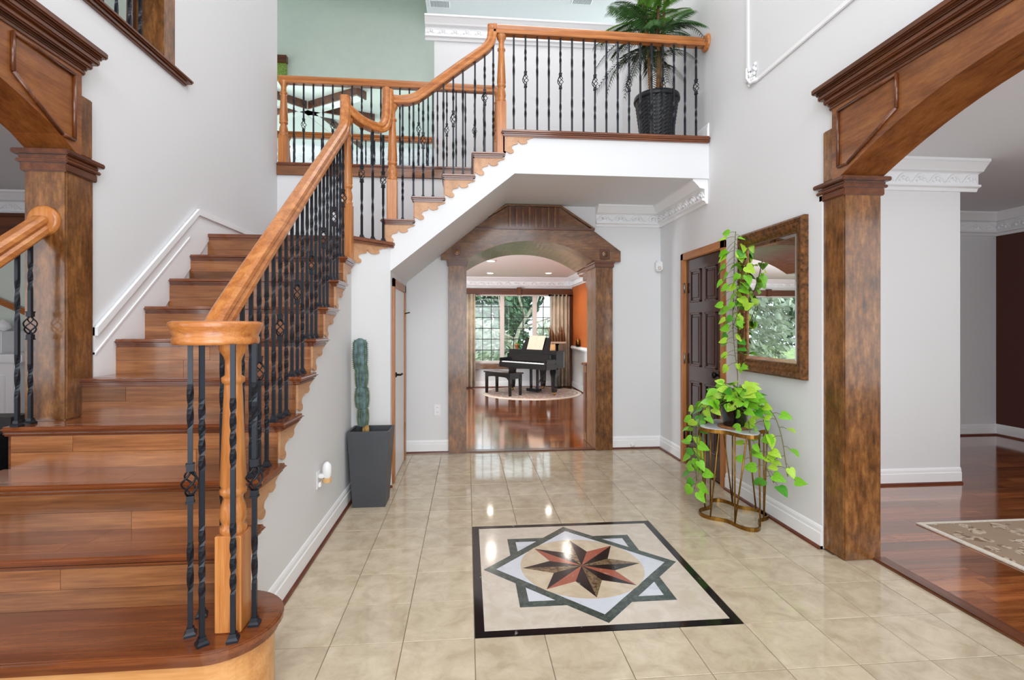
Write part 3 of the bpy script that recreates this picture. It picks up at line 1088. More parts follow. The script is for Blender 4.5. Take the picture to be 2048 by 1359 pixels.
def baluster(parent, x, y, z0, z1, basket=None, foot=True, rot=0.0):
    h = round(z1 - z0, 3)
    o = bpy.data.objects.new('baluster', rod_mesh(h, round(basket, 3) if basket else None))
    link(o, parent)
    o.location = (x, y, z0)
    o.rotation_euler.z = rot
    if basket:
        b_ = bpy.data.objects.new('basket', BASK)
        C.objects.link(b_)
        b_.parent = o
        b_.location = (0, 0, basket)
    if foot:
        f_ = bpy.data.objects.new('foot', FOOT)
        C.objects.link(f_)
        f_.parent = o
    return o


def newel(parent, x, y, z0, bh, ztop, w=0.044, mat='oak_z', name='newel_post'):
    mb = MB()
    mb.bbox(x - w, x + w, y - w, y + w, z0, z0 + bh, 0.004, 1)
    H = ztop - z0
    b0, r = bh, w
    shaft0 = b0 + 0.17
    prof = [(w * 0.9, b0 - 0.001), (w * 1.0, b0 + 0.008), (w * 1.0, b0 + 0.022), (w * 0.8, b0 + 0.03), (w * 0.93, b0 + 0.045), (w * 1.0, b0 + 0.065), (w * 0.9, b0 + 0.095), (w * 0.72, b0 + 0.12),
            (w * 0.78, b0 + 0.13), (w * 0.98, b0 + 0.138), (w * 0.98, b0 + 0.152), (w * 0.84, b0 + 0.16), (w * 0.98, shaft0), (w * 0.66, H - 0.145), (w * 0.66, H - 0.14), (w * 0.86, H - 0.133), (w * 0.86, H - 0.118),
            (w * 0.6, H - 0.11), (w * 0.6, H - 0.06), (w * 0.7, H - 0.045), (w * 1.05, H - 0.02), (w * 1.08, H)]
    mb.lathe(prof, (x, y, z0), 20)
    return mb.build(name, mat, parent)


def curve(pts, n=6):
    """Catmull-Rom through the points"""
    P = [Vector(p) for p in pts]
    P = [P[0] * 2 - P[1]] + P + [P[-1] * 2 - P[-2]]
    out = []
    for i in range(1, len(P) - 2):
        for q in range(n):
            t = q / n
            a, b_, c_, d_ = P[i - 1], P[i], P[i + 1], P[i + 2]
            out.append(0.5 * (2 * b_ + (c_ - a) * t + (2 * a - 5 * b_ + 4 * c_ - d_) * t * t + (3 * b_ - a - 3 * c_ + d_) * t ** 3))
    out.append(P[-2])
    return out


sr = thing('stair_railing', (-0.9, 1.85, zt(1)), 'oak handrail with black twisted iron balusters climbing the stairs to the balcony wall', 'railing')
XRAIL = -0.94
RH = 0.885
# lower flight handrail with easing and gooseneck
path = [(XRAIL, 1.90, 1.343), (XRAIL, 1.96, 1.352), (XRAIL, 2.03, noseline(2.03) + RH - 0.005)]
path += [(XRAIL, 2.03 + (3.84 - 2.03) * i / 6, noseline(2.03 + (3.84 - 2.03) * i / 6) + RH) for i in range(1, 7)]
path += [(XRAIL, 3.93, noseline(3.93) + RH + 0.015), (XRAIL, 3.97, 2.97), (XRAIL, 3.978, 3.08), (XRAIL, 3.978, 3.14)]
MB().sweep(curve(path, 4), RP, (1, 0, 0)).build('handrail', 'oak_y', sr)
# scroll end of the rail
mb = MB()
R = 0.148
mb.lathe([(0.02, -0.043), (R * 0.90, -0.043), (R * 0.92, -0.036), (R * 0.92, -0.02), (R * 0.89, -0.014), (R * 0.97, 0.012), (R, 0.026), (R * 0.985, 0.034), (R * 0.9, 0.038), (0.02, 0.038)], (-0.885, 1.868, 1.343), 40)
mb.build('volute', 'oak_x', sr)
newel(sr, -0.822, 1.85, zt(1), 0.334, 1.302)
for (x, y, bk, rot) in ((-0.945, 1.81, 0.52, 0.4), (-0.878, 1.752, None, 0.7), (-0.785, 1.765, None, 0.2), (-0.752, 1.855, 0.52, 0.1), (-0.965, 1.925, None, 0.3)):
    baluster(sr, x, y, z1 - 0.0005, 1.302, bk, rot=rot)
for k in range(2, 10):
    for q, dy in enumerate((0.045, 0.131, 0.217)):
        y = yn(k) + dy
        if k == 9 and q == 2:
            continue
        top = noseline(y) + RH - 0.045
        if y < 2.03:
            top = 1.31
        baluster(sr, XRAIL - 0.005, y, zt(k), top, (0.46 if q == 1 else None))
newel(sr, -0.935, 4.025, zt(9), 0.43, 2.985, 0.04)
# level stretch across the landing corner
dv = Vector((0.295, 0.375, 0))
n1v = Vector((-0.93, 4.02, 0))
side = Vector((dv.y, -dv.x, 0)).normalized()
pth = []
for t_, z_ in ((-0.02, 3.065), (0.1, 3.04), (0.3, 3.012), (0.55, 3.01), (0.72, 3.03), (0.82, 3.10), (0.85, 3.20), (0.855, 3.31), (0.855, 3.38)):
    p = n1v + dv * t_
    pth.append((p.x, p.y, z_))
MB().sweep(curve(pth, 4), RP, side).build('handrail', 'oak_y', sr)
for t_, bk in ((0.22, 0.52), (0.44, None), (0.66, 0.52)):
    p = Vector((XS, 4.09, 0)) + tdir * (L * (t_ * 1.25 - 0.02)) - dn * 0.0
    baluster(sr, p.x, p.y, zt(10), 2.975, bk, rot=0.8)
# upper flight
YR = 4.40
newel(sr, -0.644, YR, zt(11), 0.345, 3.268, 0.042)
pth = [(-0.665, YR, 3.315), (-0.56, YR, 3.313), (-0.46, YR, 3.335), (-0.38, YR, 3.385), (-0.1, YR, 3.60), (0.1, YR, 3.75), (0.17, YR, 3.81), (0.205, YR, 3.87), (0.215, YR, 3.95), (0.215, YR, 4.0)]
MB().sweep(curve(pth, 4), RP, (0, -1, 0)).build('handrail', 'oak_x', sr)


def zrailC(x):
    for (a, b_) in zip(pth, pth[1:]):
        if a[0] <= x <= b_[0] and b_[0] > a[0]:
            return a[2] + (b_[2] - a[2]) * (x - a[0]) / (b_[0] - a[0])
    return 3.9


for x, k, bk in ((-0.557, 11, None), (-0.465, 12, None), (-0.382, 12, 0.5), (-0.298, 12, None), (-0.208, 13, None), (-0.123, 13, 0.5), (-0.04, 13, None), (0.065, 14, None), (0.15, 14, 0.5), (0.225, 14, None)):
    baluster(sr, x, YR, zt(k), zrailC(x) - 0.04, bk)
newel(sr, 0.296, YR, zt(14), 0.46, 3.915, 0.04)
MB().sweep([(0.20, YR, 3.965), (0.6, YR, 3.963), (1.4, YR, 3.955), (2.15, YR, 3.945)], RP, (0, -1, 0)).build('handrail', 'oak_x', sr)
MB().lathe([(0.03, -0.03), (0.06, -0.03), (0.072, -0.02), (0.078, -0.008), (0.078, 0)], (XR - 0.001, YR, 3.945), 24, axis='x').build('wall_rosette', 'oak_z', sr)
for i in range(17):
    x = 0.405 + (2.068 - 0.405) * i / 16
    baluster(sr, x, YR, ZUP + 0.006, 3.922, 0.47 if i % 3 == 1 else None)

# upstairs hall railing over the landing
hr = thing('hall_railing', (-1.97, 5.56, ZUP), 'oak railing with iron balusters on the upstairs hall edge above the stair landing', 'railing')
YH = 5.56
MB().bbox(XL, 0.3, YB - 0.04, YB + 0.14, ZUP, ZUP + 0.03, 0.011, 3).build('nosing', 'tread_x', hr)
MB().bbox(XL, 0.3, YB - 0.025, YB - 0.001, 2.965, ZUP, 0.004, 1).build('fascia', 'stair_x', hr)
newel(hr, -1.955, YH, ZUP + 0.03, 0.30, 3.98, 0.045)
newel(hr, 0.325, YH, ZUP + 0.03, 0.30, 3.96, 0.04)
MB().sweep([(-2.0, YH, 4.0), (-1, YH, 4.0), (0.36, YH, 3.985)], RP, (0, -1, 0)).build('handrail', 'oak_x', hr)
for i in range(21):
    x = -1.85 + 0.1015 * i
    baluster(hr, x, YH, ZUP + 0.03, 3.96, 0.43 if i % 3 == 1 else None)

# railing across the hall, over the family room
gr = thing('gallery_railing', (-0.5, 6.87, ZUP), 'oak railing with scrolled wall end across the hall before the family room', 'railing')
YG = 6.87
MB().sweep([(-4.2, YG, 3.91), (-2, YG, 3.9), (-0.47, YG, 3.885)], RP, (0, -1, 0)).build('handrail', 'oak_x', gr)
MB().lathe([(0.03, -0.03), (0.062, -0.03), (0.08, -0.015), (0.085, 0)], (-0.451, YG, 3.87), 20, axis='x').build('wall_rosette', 'oak_z', gr)
newel(gr, -2.36, YG, ZUP, 0.3, 3.87, 0.036)
for i in range(26):
    x = -0.55 - 0.115 * i
    if abs(x + 2.36) < 0.06:
        continue
    baluster(gr, x, YG, ZUP, 3.87, None)
struct('floor_gallery_edge', MB().box(-4.3, -0.45, 6.8, 6.98, 2.9, ZUP), 'tread_x', 'edge of the hall floor before the family room')

# short railing down into the sitting room side
lr = thing('side_railing', (-2.09, 2.6, zt(4)), 'oak handrail ending in a rosette on the sitting room archway column', 'railing')
XB = -2.085
MB().sweep([(XB, 1.75, 1.17), (XB, 2.2, 1.515), (XB, 2.665, 1.87)], [(a * 1.05, b_ * 1.05) for a, b_ in RP], (1, 0, 0)).build('handrail', 'oak_y', lr)
MB().lathe([(0.03, -0.022), (0.062, -0.022), (0.074, -0.012), (0.076, 0)], (XB, 2.679, 1.885), 24, axis='y').build('wall_rosette', 'oak_z', lr)
baluster(lr, XB, 2.60, zt(4), 1.79, 0.47)
baluster(lr, XB, 2.53, zt(4), 1.735)
baluster(lr, XB, 2.33, zt(3), 1.585)
baluster(lr, XB, 2.245, zt(3), 1.52, 0.47)
baluster(lr, XB, 2.07, zt(2), 1.385)
baluster(lr, XB, 1.985, zt(2), 1.32, 0.47)

# gallery opening high in the left wall
go = thing('gallery_opening_railing', (XL, 3.0, ZUP), 'stained post, sill and iron balusters in the wall opening above the stairs', 'railing')
mb = MB()
mb.bbox(-2.2, XL + 0.045, 0.88, 3.80, ZUP + 0.03, ZUP + 0.06, 0.01, 2)
mb.bbox(-2.19, XL + 0.025, 0.88, 3.755, ZUP + 0.0, ZUP + 0.032, 0.008, 2)
mb.build('sill', 'mould_y', go)
MB().bbox(-2.17, XL + 0.004, 3.50, 3.64, ZUP + 0.06, 5.4, 0.008, 2).build('jamb_post', 'arch_z', go)
for q, y in enumerate((3.42, 3.32, 3.2, 3.08, 2.96, 2.84, 2.72)):
    baluster(go, -2.09, y, ZUP + 0.06, 4.02, 0.47 if q % 3 == 0 else None)
MB().sweep([(-2.09, 0.95, 4.04), (-2.09, 3.5, 4.04)], RP, (1, 0, 0)).build('handrail', 'oak_y', go)
for x, y, lab in ((-2.5, 4.0, 'turned reddish post behind the wall opening, nearer the green gallery wall'), (-2.39, 4.06, 'turned reddish post behind the wall opening, nearer the mottled jamb post')):
    gp = thing('gallery_post', (x, y, ZUP), lab, 'post')
    newel(gp, x, y, ZUP, 0.3, 4.6, 0.04, 'mould_z', 'turned_shaft')

# ================================================================== WOODEN ARCHWAYS of the side rooms
def side_arch(sgn, xface, xback, label, zbase_far):
    """sgn = +1: right wall (foyer side faces -x), -1: left wall; the face is proud of the wall by 2 cm"""
    A = thing('wooden_archway', ((xface + xback) / 2, 2.8, zbase_far), label, 'archway')
    f = -sgn                                    # direction toward the foyer
    yj = 2.74 if sgn > 0 else 2.68              # far jamb
    cx = lambda d: xface + f * d                # d = distance out of the face plane into the foyer
    lo = lambda a, b_: (min(a, b_), max(a, b_))
    Y1 = yj + 0.19
    zc0 = 2.16
    # columns (the far one in view, its twin at the near end of the opening)
    for (ya, yb, zb) in ((yj, yj + 0.185, zbase_far), (0.28, 0.46, 0)):
        x0, x1 = lo(cx(0.0), xback)
        col = MB().bbox(x0, x1, ya, yb, zb, zc0, 0.007, 2).build('column', 'arch_z', A)
        xm = (x0 + x1) / 2
        cap = MB()
        for (pr_, za, zb_) in ((0.012, zc0 - 0.03, zc0 + 0.012), (0.024, zc0 + 0.012, zc0 + 0.03), (0.016, zc0 + 0.03, zc0 + 0.05), (0.036, zc0 + 0.05, zc0 + 0.075)):
            cap.bbox(x0 - pr_, x1 + pr_, ya - pr_, yb + pr_, za, zb_, 0.005, 2)
        cap.build('capital', 'mould_y', A)
    # arch beam: parabolic soffit, flat top
    zs, zap, yc, ya0, ya1 = 2.235, 2.515, 1.6, 0.47, 2.735 if sgn > 0 else 2.70
    pts = [(0.36, 2.235), (ya0, zs)]
    for i in range(1, 24):
        y = ya0 + (ya1 - ya0) * i / 24
        u = (y - yc) / (1.13)
        pts.append((y, max(zs, zap - (zap - zs) * u * u)))
    yend = yj + 0.06
    pts += [(ya1, zs), (yend, 2.235), (yend, 2.70), (0.36, 2.70)]
    x0, x1 = lo(cx(0.03), xback)
    beam = MB().prism_x(pts, x0, x1).build('arch_beam', 'arch_y', A)
    # narrow set-back cheek behind the beam end
    x0, x1 = lo(cx(0.024), xback)
    MB().bbox(x0, x1, yend - 0.01, yend + 0.085, 2.235, 2.545, 0.006, 2).build('end_cheek', 'arch_z', A)
    # crown on top, stepping outwards
    cr = MB()
    for (pr_, za, zb_) in ((0.04, 2.665, 2.69), (0.052, 2.69, 2.705), (0.075, 2.705, 2.735), (0.11, 2.735, 2.765), (0.125, 2.765, 2.78), (0.15, 2.78, 2.815)):
        x0, x1 = lo(cx(0.012 + pr_ * 0.62), xback)
        cr.bbox(x0, x1, 0.36 - pr_, yend + pr_ * 0.55, za - 0.02, zb_ - 0.02, 0.007, 2)
    cr.build('crown', 'mould_y', A)
    # raised panel moulding on the spandrel
    ps = [(yend - 0.055, 2.615), (2.345, 2.632), (2.345, 2.462), (yend - 0.13, 2.292), (yend - 0.055, 2.292)]
    for i in range(len(ps)):
        a, b_ = Vector((cx(0.036), *ps[i])), Vector((cx(0.036), *ps[(i + 1) % len(ps)]))
        MB().tube([a, b_], 0.009, 8).build('panel_molding', 'mould_z', A)
    return A


side_arch(1, 2.182, 2.415, 'tall stained wood archway on a square column opening to the dining room', 0.0)
side_arch(-1, -1.985, -2.18, 'stained wood archway on the stairs opening to the sitting room', zt(4))

# ================================================================== CARVED ARCHWAY to the piano room
pa_ = thing('carved_archway', (0.69, YB, 0), 'stained wood archway with gabled slatted crest framing the piano room', 'archway')
YA = 5.44
for (a, b_) in ((-0.205, -0.012), (1.41, 1.602)):
    MB().bbox(a, b_, YA, 5.86, 0, 2.04, 0.006, 2).build('column', 'arch_z', pa_)
    mb = MB()
    mb.bbox(a - 0.012, b_ + 0.012, YA - 0.012, 5.87, 2.02, 2.062, 0.005, 2)
    mb.bbox(a - 0.02, b_ + 0.02, YA - 0.02, 5.88, 2.062, 2.085, 0.006, 2)
    mb.build('capital', 'mould_x', pa_)
mb = MB()
for (ya, za, zb_) in ((6.5, 2.05, 2.085), (6.4, 2.01, 2.05), (6.16, 1.93, 2.01), (6.0, 1.84, 1.93)):
    mb.bbox(1.43, 1.69, 5.85, ya, za, zb_, 0.008, 2)
mb.build('stepped_corbel', 'mould_y', pa_)
arc = []
for i in range(25):
    x = -0.012 + (1.41 + 0.012) * i / 24
    u = (x - 0.70) / 0.711
    arc.append((x, 2.085 + 0.215 * (1 - abs(u) ** 2.2)))
poly = [(-0.285, 2.085)] + arc + [(1.69, 2.085), (1.69, 2.20), (1.375, 2.43), (0.05, 2.43), (-0.285, 2.225)]
MB().prism_y(poly, YA, 6.5).build('arch_beam', 'arch_x', pa_)
poly = [(0.06, 2.435), (1.37, 2.435), (1.01, 2.672), (0.43, 2.672)]
MB().prism_y(poly, YA + 0.02, YB + 0.01).build('gable_board', 'arch_x', pa_)
MB().bbox(0.03, 1.395, YA - 0.02, YB, 2.422, 2.447, 0.005, 2).build('gable_molding', 'mould_x', pa_)
for (a, b_) in (((0.03, 2.44), (0.425, 2.685)), ((0.425, 2.685), (1.015, 2.685)), ((1.015, 2.685), (1.395, 2.44))):
    MB().sweep([(a[0], YA, a[1]), (b_[0], YA, b_[1])], [(-.05, -.01), (.018, -.01), (.018, .008), (-.05, .008)], (0, -1, 0)).build('gable_molding', 'arch_x', pa_)
MB().box(0.44, 1.005, YA + 0.012, YA + 0.03, 2.447, 2.672).build('slat_recess', 'mould_z', pa_)
for i in range(8):
    x = 0.45 + i * 0.0705
    MB().box(x, x + 0.02, YA - 0.006, YA + 0.02, 2.447, 2.672).build('slat', 'arch_z', pa_)
for x in (-0.115, 1.51):
    o = MB().bbox(x - 0.056, x + 0.056, YA - 0.016, YA, 2.11, 2.222, 0.004, 2).build('rosette_block', 'mould_z', pa_)
    MB().lathe([(0.001, -0.012), (0.02, -0.014), (0.026, -0.006), (0.032, -0.01), (0.036, 0)], (x, YA - 0.016, 2.166), 20, axis='y').build('rosette', 'arch_z', o)

# ================================================================== DOORS
def six_panel(parent, xf, y0, y1, z1):
    MB().box(xf, xf + 0.04, y0, y1, 0.005, z1).build('door_leaf', 'door', parent)
    w = y1 - y0
    cols = [(y0 + 0.105, y0 + w / 2 - 0.045), (y0 + w / 2 + 0.045, y1 - 0.105)]
    for (a, b_) in ((1.60, 1.915), (0.985, 1.50), (0.22, 0.84)):
        for (ya, yb) in cols:
            p = MB()
            for (c0, c1, d0, d1) in ((ya, yb, a, a + 0.022), (ya, yb, b_ - 0.022, b_), (ya, ya + 0.022, a, b_), (yb - 0.022, yb, a, b_)):
                p.bbox(xf - 0.012, xf + 0.002, c0, c1, d0, d1, 0.005, 1)
            p.frustum(0, 0, 0, 0, 0, 0, 0, 0) if False else None
            q = p.build('door_panel', 'door', parent)
            MB().bbox(xf - 0.008, xf + 0.002, ya + 0.04, yb - 0.04, a + 0.04, b_ - 0.04, 0.007, 1).build('raised_field', 'door', q)


d1 = thing('door_1', (XR, 4.49, 0), kind='structure', label='dark mahogany six-panel door in an oak frame')
six_panel(d1, XR + 0.012, 4.125, 4.855, 2.02)
for (y0, y1, z0, z1, m_) in ((4.055, 4.125, 0, 2.10, 'casing_z'), (4.855, 4.925, 0, 2.10, 'casing_z'), (4.055, 4.925, 2.025, 2.10, 'casing_y')):
    MB().bbox(XR - 0.022, XR + 0.055, y0, y1, z0, z1, 0.008, 2).build('door_casing', m_, d1)
for z in (0.3, 1.05, 1.75):
    MB().tube([(XR - 0.012, 4.848, z - 0.05), (XR - 0.012, 4.848, z + 0.05)], 0.009, 8).build('hinge', 'dark_metal' if z < 0.5 else 'metal', d1)
mb = MB().lathe([(0.03, 0), (0.03, -0.006), (0.012, -0.012), (0.011, -0.035), (0.026, -0.045), (0.03, -0.06), (0.022, -0.072), (0.004, -0.075)], (XR + 0.012, 4.185, 0.945), 18, axis='x')
mb.build('door_knob', 'dark_metal', d1)
XD = -0.655
d2 = thing('door_2', (XD, 4.85, 0), kind='structure', label='low oak framed white closet door under the stairs')
MB().box(XD - 0.001, XD + 0.008, 4.52, 5.22, 0.01, 1.72).build('door_leaf', 'trim', d2)
for (y0, y1, z0, z1, m_) in ((4.45, 4.53, 0, 1.79, 'casing_z'), (5.21, 5.29, 0, 1.79, 'casing_z'), (4.45, 5.29, 1.71, 1.79, 'casing_y')):
    MB().bbox(XD - 0.001, XD + 0.02, y0, y1, z0, z1, 0.006, 2).build('door_casing', m_, d2)
mb = MB()
mb.lathe([(0.024, 0), (0.024, 0.008), (0.01, 0.012), (0.009, 0.05)], (XD + 0.008, 4.62, 0.93), 14, axis='x')
mb.tube([(XD + 0.055, 4.62, 0.93), (XD + 0.058, 4.67, 0.935), (XD + 0.055, 4.73, 0.925)], 0.008, 8)
mb.build('door_lever', 'dark_metal', d2)
MB().tube([(XD + 0.02, 5.2, 1.5), (XD + 0.07, 5.2, 1.51)], 0.006, 6).build('coat_hook', 'dark_metal', d2)
for z in (0.35, 1.5):
    MB().box(XD + 0.018, XD + 0.024, 5.205, 5.225, z - 0.04, z + 0.04).build('hinge', 'gold', d2)

# dark casing with small cornice at the dining room wall end
dc = thing('trim_22', (4.3, 4.3, 0), kind='structure', label='dark wood casing with small cornice at the end of the dining room wall')
MB().bbox(4.29, 4.325, 4.22, 4.30, 0, 2.08, 0.004).build('casing', 'mould_z', dc)
mb = MB()
for pr_, za, zb_ in ((0.05, 2.02, 2.04), (0.075, 2.04, 2.06), (0.10, 2.06, 2.085)):
    mb.bbox(4.29, 4.29 + pr_, 4.2, 4.32 + pr_, za, zb_, 0.004)
mb.bbox(4.29, 4.36, 4.2, 4.34, 1.68, 1.70, 0.004)
mb.build('cornice', 'mould_y', dc)

# ================================================================== WINDOWS, and what is outside
def window(name, x0, x1, cols, rows, label, y=11.42, z0=0.6, z1=2.07, posts=()):
    w = thing(name, ((x0 + x1) / 2, y, z0), kind='structure', label=label)
    fr = MB()
    for (a, b_, c_, d_) in ((x0, x1, z0 - 0.05, z0), (x0, x1, z1, z1 + 0.04), (x0 - 0.0, x0 + 0.035, z0, z1), (x1 - 0.035, x1, z0, z1)):
        fr.bbox(a, b_, y - 0.03, y + 0.04, c_, d_, 0.006)
    for px in posts:
        fr.bbox(px - 0.05, px + 0.05, y - 0.05, y + 0.04, z0, z1, 0.008)
    fr.build('window_frame', 'win_frame', w)
    edges = [x0 + 0.035] + sorted(posts) + [x1 - 0.035]
    for s in range(len(edges) - 1):
        a = edges[s] + (0.05 if s > 0 else 0)
        b_ = edges[s + 1] - (0.05 if s < len(edges) - 2 else 0)
        n = cols[s]
        for i in range(n):
            for j in range(rows):
                xa, xb = a + (b_ - a) * i / n, a + (b_ - a) * (i + 1) / n
                za, zb = z0 + (z1 - z0) * j / rows, z0 + (z1 - z0) * (j + 1) / rows
                MB().box(xa, xb, y + 0.008, y + 0.012, za, zb).build('pane', 'glass', w)
        for i in range(1, n):
            xa = a + (b_ - a) * i / n
            MB().box(xa - 0.008, xa + 0.008, y - 0.002, y + 0.02, z0, z1).build('mullion', 'mullion', w)
        for j in range(1, rows):
            za = z0 + (z1 - z0) * j / rows
            MB().box(a, b_, y - 0.002, y + 0.02, za - 0.008, za + 0.008).build('mullion', 'mullion', w)
    return w


w1 = window('window_1', 0.11, 1.92, (3, 3, 2), 6, 'wide white bay window with black grid bars behind the piano', posts=(0.785, 1.53))
w2 = window('window_2', -4.0, -1.6, (1,), 1, 'wide picture window at the left of the piano room')
for w, a, b_ in ((w1, -0.05, 2.38), (w2, -4.1, -1.5)):
    MB().bbox(a, b_, 11.33, 11.4, 2.10, 2.235, 0.01).build('window_header', 'mould_x', w)
    MB().bbox((a + b_) / 2 - 0.05, (a + b_) / 2 + 0.05, 11.30, 11.4, 2.09, 2.26, 0.006).build('keystone', 'mould_z', w)
    MB().bbox(a + 0.1, b_ - 0.1, 11.31, 11.4, 0.42, 0.54, 0.01).build('window_apron', 'arch_x', w)
MB().bbox(2.30, 2.385, 11.33, 11.4, 0.02, 2.1, 0.006).build('window_jamb', 'mould_z', w1)
w3 = thing('window_3', (-2.95, 8.29, 5.4), kind='structure', label='narrow window with dark valance and green panel standing for outside foliage on the gable')
MB().bbox(-3.2, -2.85, 8.22, 8.30, 5.55, 5.66, 0.004).build('valance', 'mould_x', w3)
MB().bbox(-3.18, -2.865, 8.26, 8.30, 5.28, 5.55, 0.003).build('foliage_panel', 'outside_green', w3)  # flat green panel in place of foliage outside

struct('ground', MB().box(-30, 30, 11.6, 45, -0.6, -0.5), 'grass', 'light green lawn outside the window')
rl = random.Random(5)


def leaf_cloud(n, R, H, size):
    mb = MB()
    for _ in range(n):
        while True:
            p = Vector((rl.uniform(-1, 1), rl.uniform(-1, 1), rl.uniform(-1, 1)))
            if p.length < 1 and p.length > 0.35:
                break
        p = Vector((p.x * R, p.y * R, p.z * H))
        a = Vector((rl.gauss(0, 1), rl.gauss(0, 1), rl.gauss(0, 1))).normalized()
        b_ = a.orthogonal().normalized()
        c_ = a.cross(b_)
        s = size * rl.uniform(0.6, 1.3)
        mb.add([p - b_ * s, p + c_ * s * 0.5, p + b_ * s, p - c_ * s * 0.5], [(0, 1, 2, 3)])
    return mb


clouds = []
for q, mt in enumerate(('tree_leaf', 'tree_leaf3', 'tree_leaf2')):
    me = leaf_cloud(3000, 1.45, 2.0, 0.13).mesh('foliage')
    me.materials.append(M[mt])
    clouds.append(me)
kinds = ['mid green', 'dark green', 'pale green']
tn = 0
for (x, y, h, q) in ((-7.6, 16, 2.2, 0), (-4.6, 15.5, 1.6, 2), (-2.6, 18.5, 2.6, 1), (0.4, 17, -0.3, 2), (1.2, 21, 1.4, 0), (3.4, 18, -0.2, 2), (5.2, 21, 1.6, 1), (-10.2, 19, 2.6, 1), (-6.2, 19.2, 3.4, 0), (-4.2, 22.5, 4.4, 1), (-8.5, 22.8, 4.4, 2), (-1.0, 24, 4.2, 0), (2.4, 25, 3.4, 1), (-1.8, 21.2, 2.4, 1), (5.4, 25.5, 4.0, 0)):
    tr_ = thing('garden_tree', (x, y, -0.5), kinds[q] + ' leafy tree in the garden beyond the piano room window', 'tree', 'garden trees beyond the windows')
    f = bpy.data.objects.new('foliage', clouds[q])
    link(f, tr_)
    f.location = (x, y, h)
    f.rotation_euler.z = rl.random() * 6
    tag(f, kind='stuff')
    MB().tube([(x, y, -0.5), (x + 0.15, y, h * 0.5), (x + 0.4 * rl.uniform(-1, 1), y, h + 1.2)], [0.13, 0.1, 0.05], 8).build('trunk', 'bark', tr_)
# pale bare limbs seen through the panes
bt = thing('bare_tree', (1.2, 14.6, -0.5), 'pale bare branching tree close outside the bay window', 'tree')
MB().tube([(1.25, 14.6, -0.5), (1.3, 14.6, 0.6), (1.5, 14.6, 1.3), (2.0, 14.6, 2.1), (2.3, 14.6, 3.0)], [0.08, 0.07, 0.05, 0.04, 0.02], 8).build('trunk', 'bark', bt)
for pts in ([(1.3, 14.6, 0.7), (1.0, 14.7, 1.4), (0.9, 14.7, 2.3)], [(1.5, 14.6, 1.3), (2.0, 14.5, 1.5), (2.6, 14.5, 1.7)], [(1.7, 14.6, 1.6), (1.5, 14.6, 2.2), (1.6, 14.6, 2.8)], [(1.4, 14.6, 1.0), (0.6, 14.6, 1.35), (0.1, 14.6, 1.5)]):
    MB().tube(pts, [0.04, 0.028, 0.012], 6).build('branch', 'bark', bt)

# ================================================================== PIANO ROOM THINGS
def curtain(x0, x1, label):
    mb = MB()
    n = 40
    vs, fs = [], []
    for z in (0.03, 1.2, 2.1):
        for i in range(n + 1):
            u = i / n
            amp = 0.035 if z < 2 else 0.025
            vs.append((x0 + (x1 - x0) * u, 11.24 + amp * math.sin(u * PI * 2 * 4.5), z))
    for r_ in range(2):
        for i in range(n):
            a = r_ * (n + 1) + i
            fs.append((a, a + 1, a + n + 2, a + n + 1))
    mb.add(vs, fs, True)
    o = mb.build('curtain', 'curtain')
    s = o.modifiers.new('thick', 'SOLIDIFY')
    s.thickness = 0.006
    return tag(o, label, 'curtain')


curtain(-0.25, 0.17, 'taupe floor-length curtain left of the bay window')
curtain(1.90, 2.30, 'taupe floor-length curtain between bay window and orange wall')
cr_ = thing('curtain_rod', (1.9, 11.24, 2.1), 'black curtain rod carrying the curtain beside the orange wall', 'curtain rod')
MB().tube([(1.86, 11.24, 2.08), (2.37, 11.24, 2.08)], 0.014, 10).build('rod', 'dark_metal', cr_)
MB().lathe([(0.004, -0.03), (0.028, -0.015), (0.03, 0.0), (0.018, 0.02), (0.004, 0.024)], (1.85, 11.24, 2.08), 14, axis='x').build('finial', 'dark_metal', cr_)

# chair rail with relief on the orange wall, and a small figurine
ch = struct('trim_23', MB().bbox(2.345, 2.40, 6.0, 11.28, 0.865, 0.945, 0.008), 'trim', 'white ornamented chair rail shelf under the orange paint')
mb = MB()
for i in range(60):
    mb.lathe([(0.003, -0.016), (0.022, 0), (0.012, 0.012), (0.003, 0.018)], (2.34, 11.2 - i * 0.06, 0.905), 6)
mb.build('relief', 'trim', ch)
fg = thing('figurine', (2.37, 10.6, 0.945), 'small dark figurine on the chair rail by the orange wall', 'figurine')
MB().bbox(2.325, 2.385, 10.5, 10.72, 0.945, 0.975, 0.008).build('base', 'dark_metal', fg)
MB().lathe([(0.02, 0), (0.04, 0.03), (0.03, 0.07), (0.042, 0.1), (0.02, 0.14), (0.004, 0.15)], (2.355, 10.56, 0.975), 12).build('body', 'gold', fg)
MB().lathe([(0.02, 0), (0.035, 0.03), (0.02, 0.07), (0.03, 0.09), (0.004, 0.12)], (2.355, 10.67, 0.975), 12).build('body', 'dark_metal', fg)

# round rug
rg = thing('round_rug', (1.33, 10.35, 0), 'round pale patterned rug with white border under the piano', 'rug')
MB().lathe([(0.01, 0), (1.02, 0), (1.02, 0.010), (0.96, 0.012), (0.01, 0.012)], (1.33, 10.35, 0), 64, smooth=False).build('border', 'rug_edge', rg)
MB().lathe([(0.01, 0.0121), (0.95, 0.0121), (0.95, 0.0135), (0.01, 0.0135)], (1.33, 10.35, 0), 64, smooth=False).build('pile', 'rug_round', rg)
ZR = 0.0135

# grand piano, built about its own axes then placed: u = along keyboard, v = towards the tail
KA = math.radians(-50)
U = Vector((math.cos(KA), math.sin(KA), 0))
V = Vector((-math.sin(KA), math.cos(KA), 0))
PO = Vector((0.66, 10.58, ZR))          # bass end, front of the keyboard


def pw(u, v, z):
    p = PO + U * u + V * v
    return (p.x, p.y, p.z + z * 0.89)


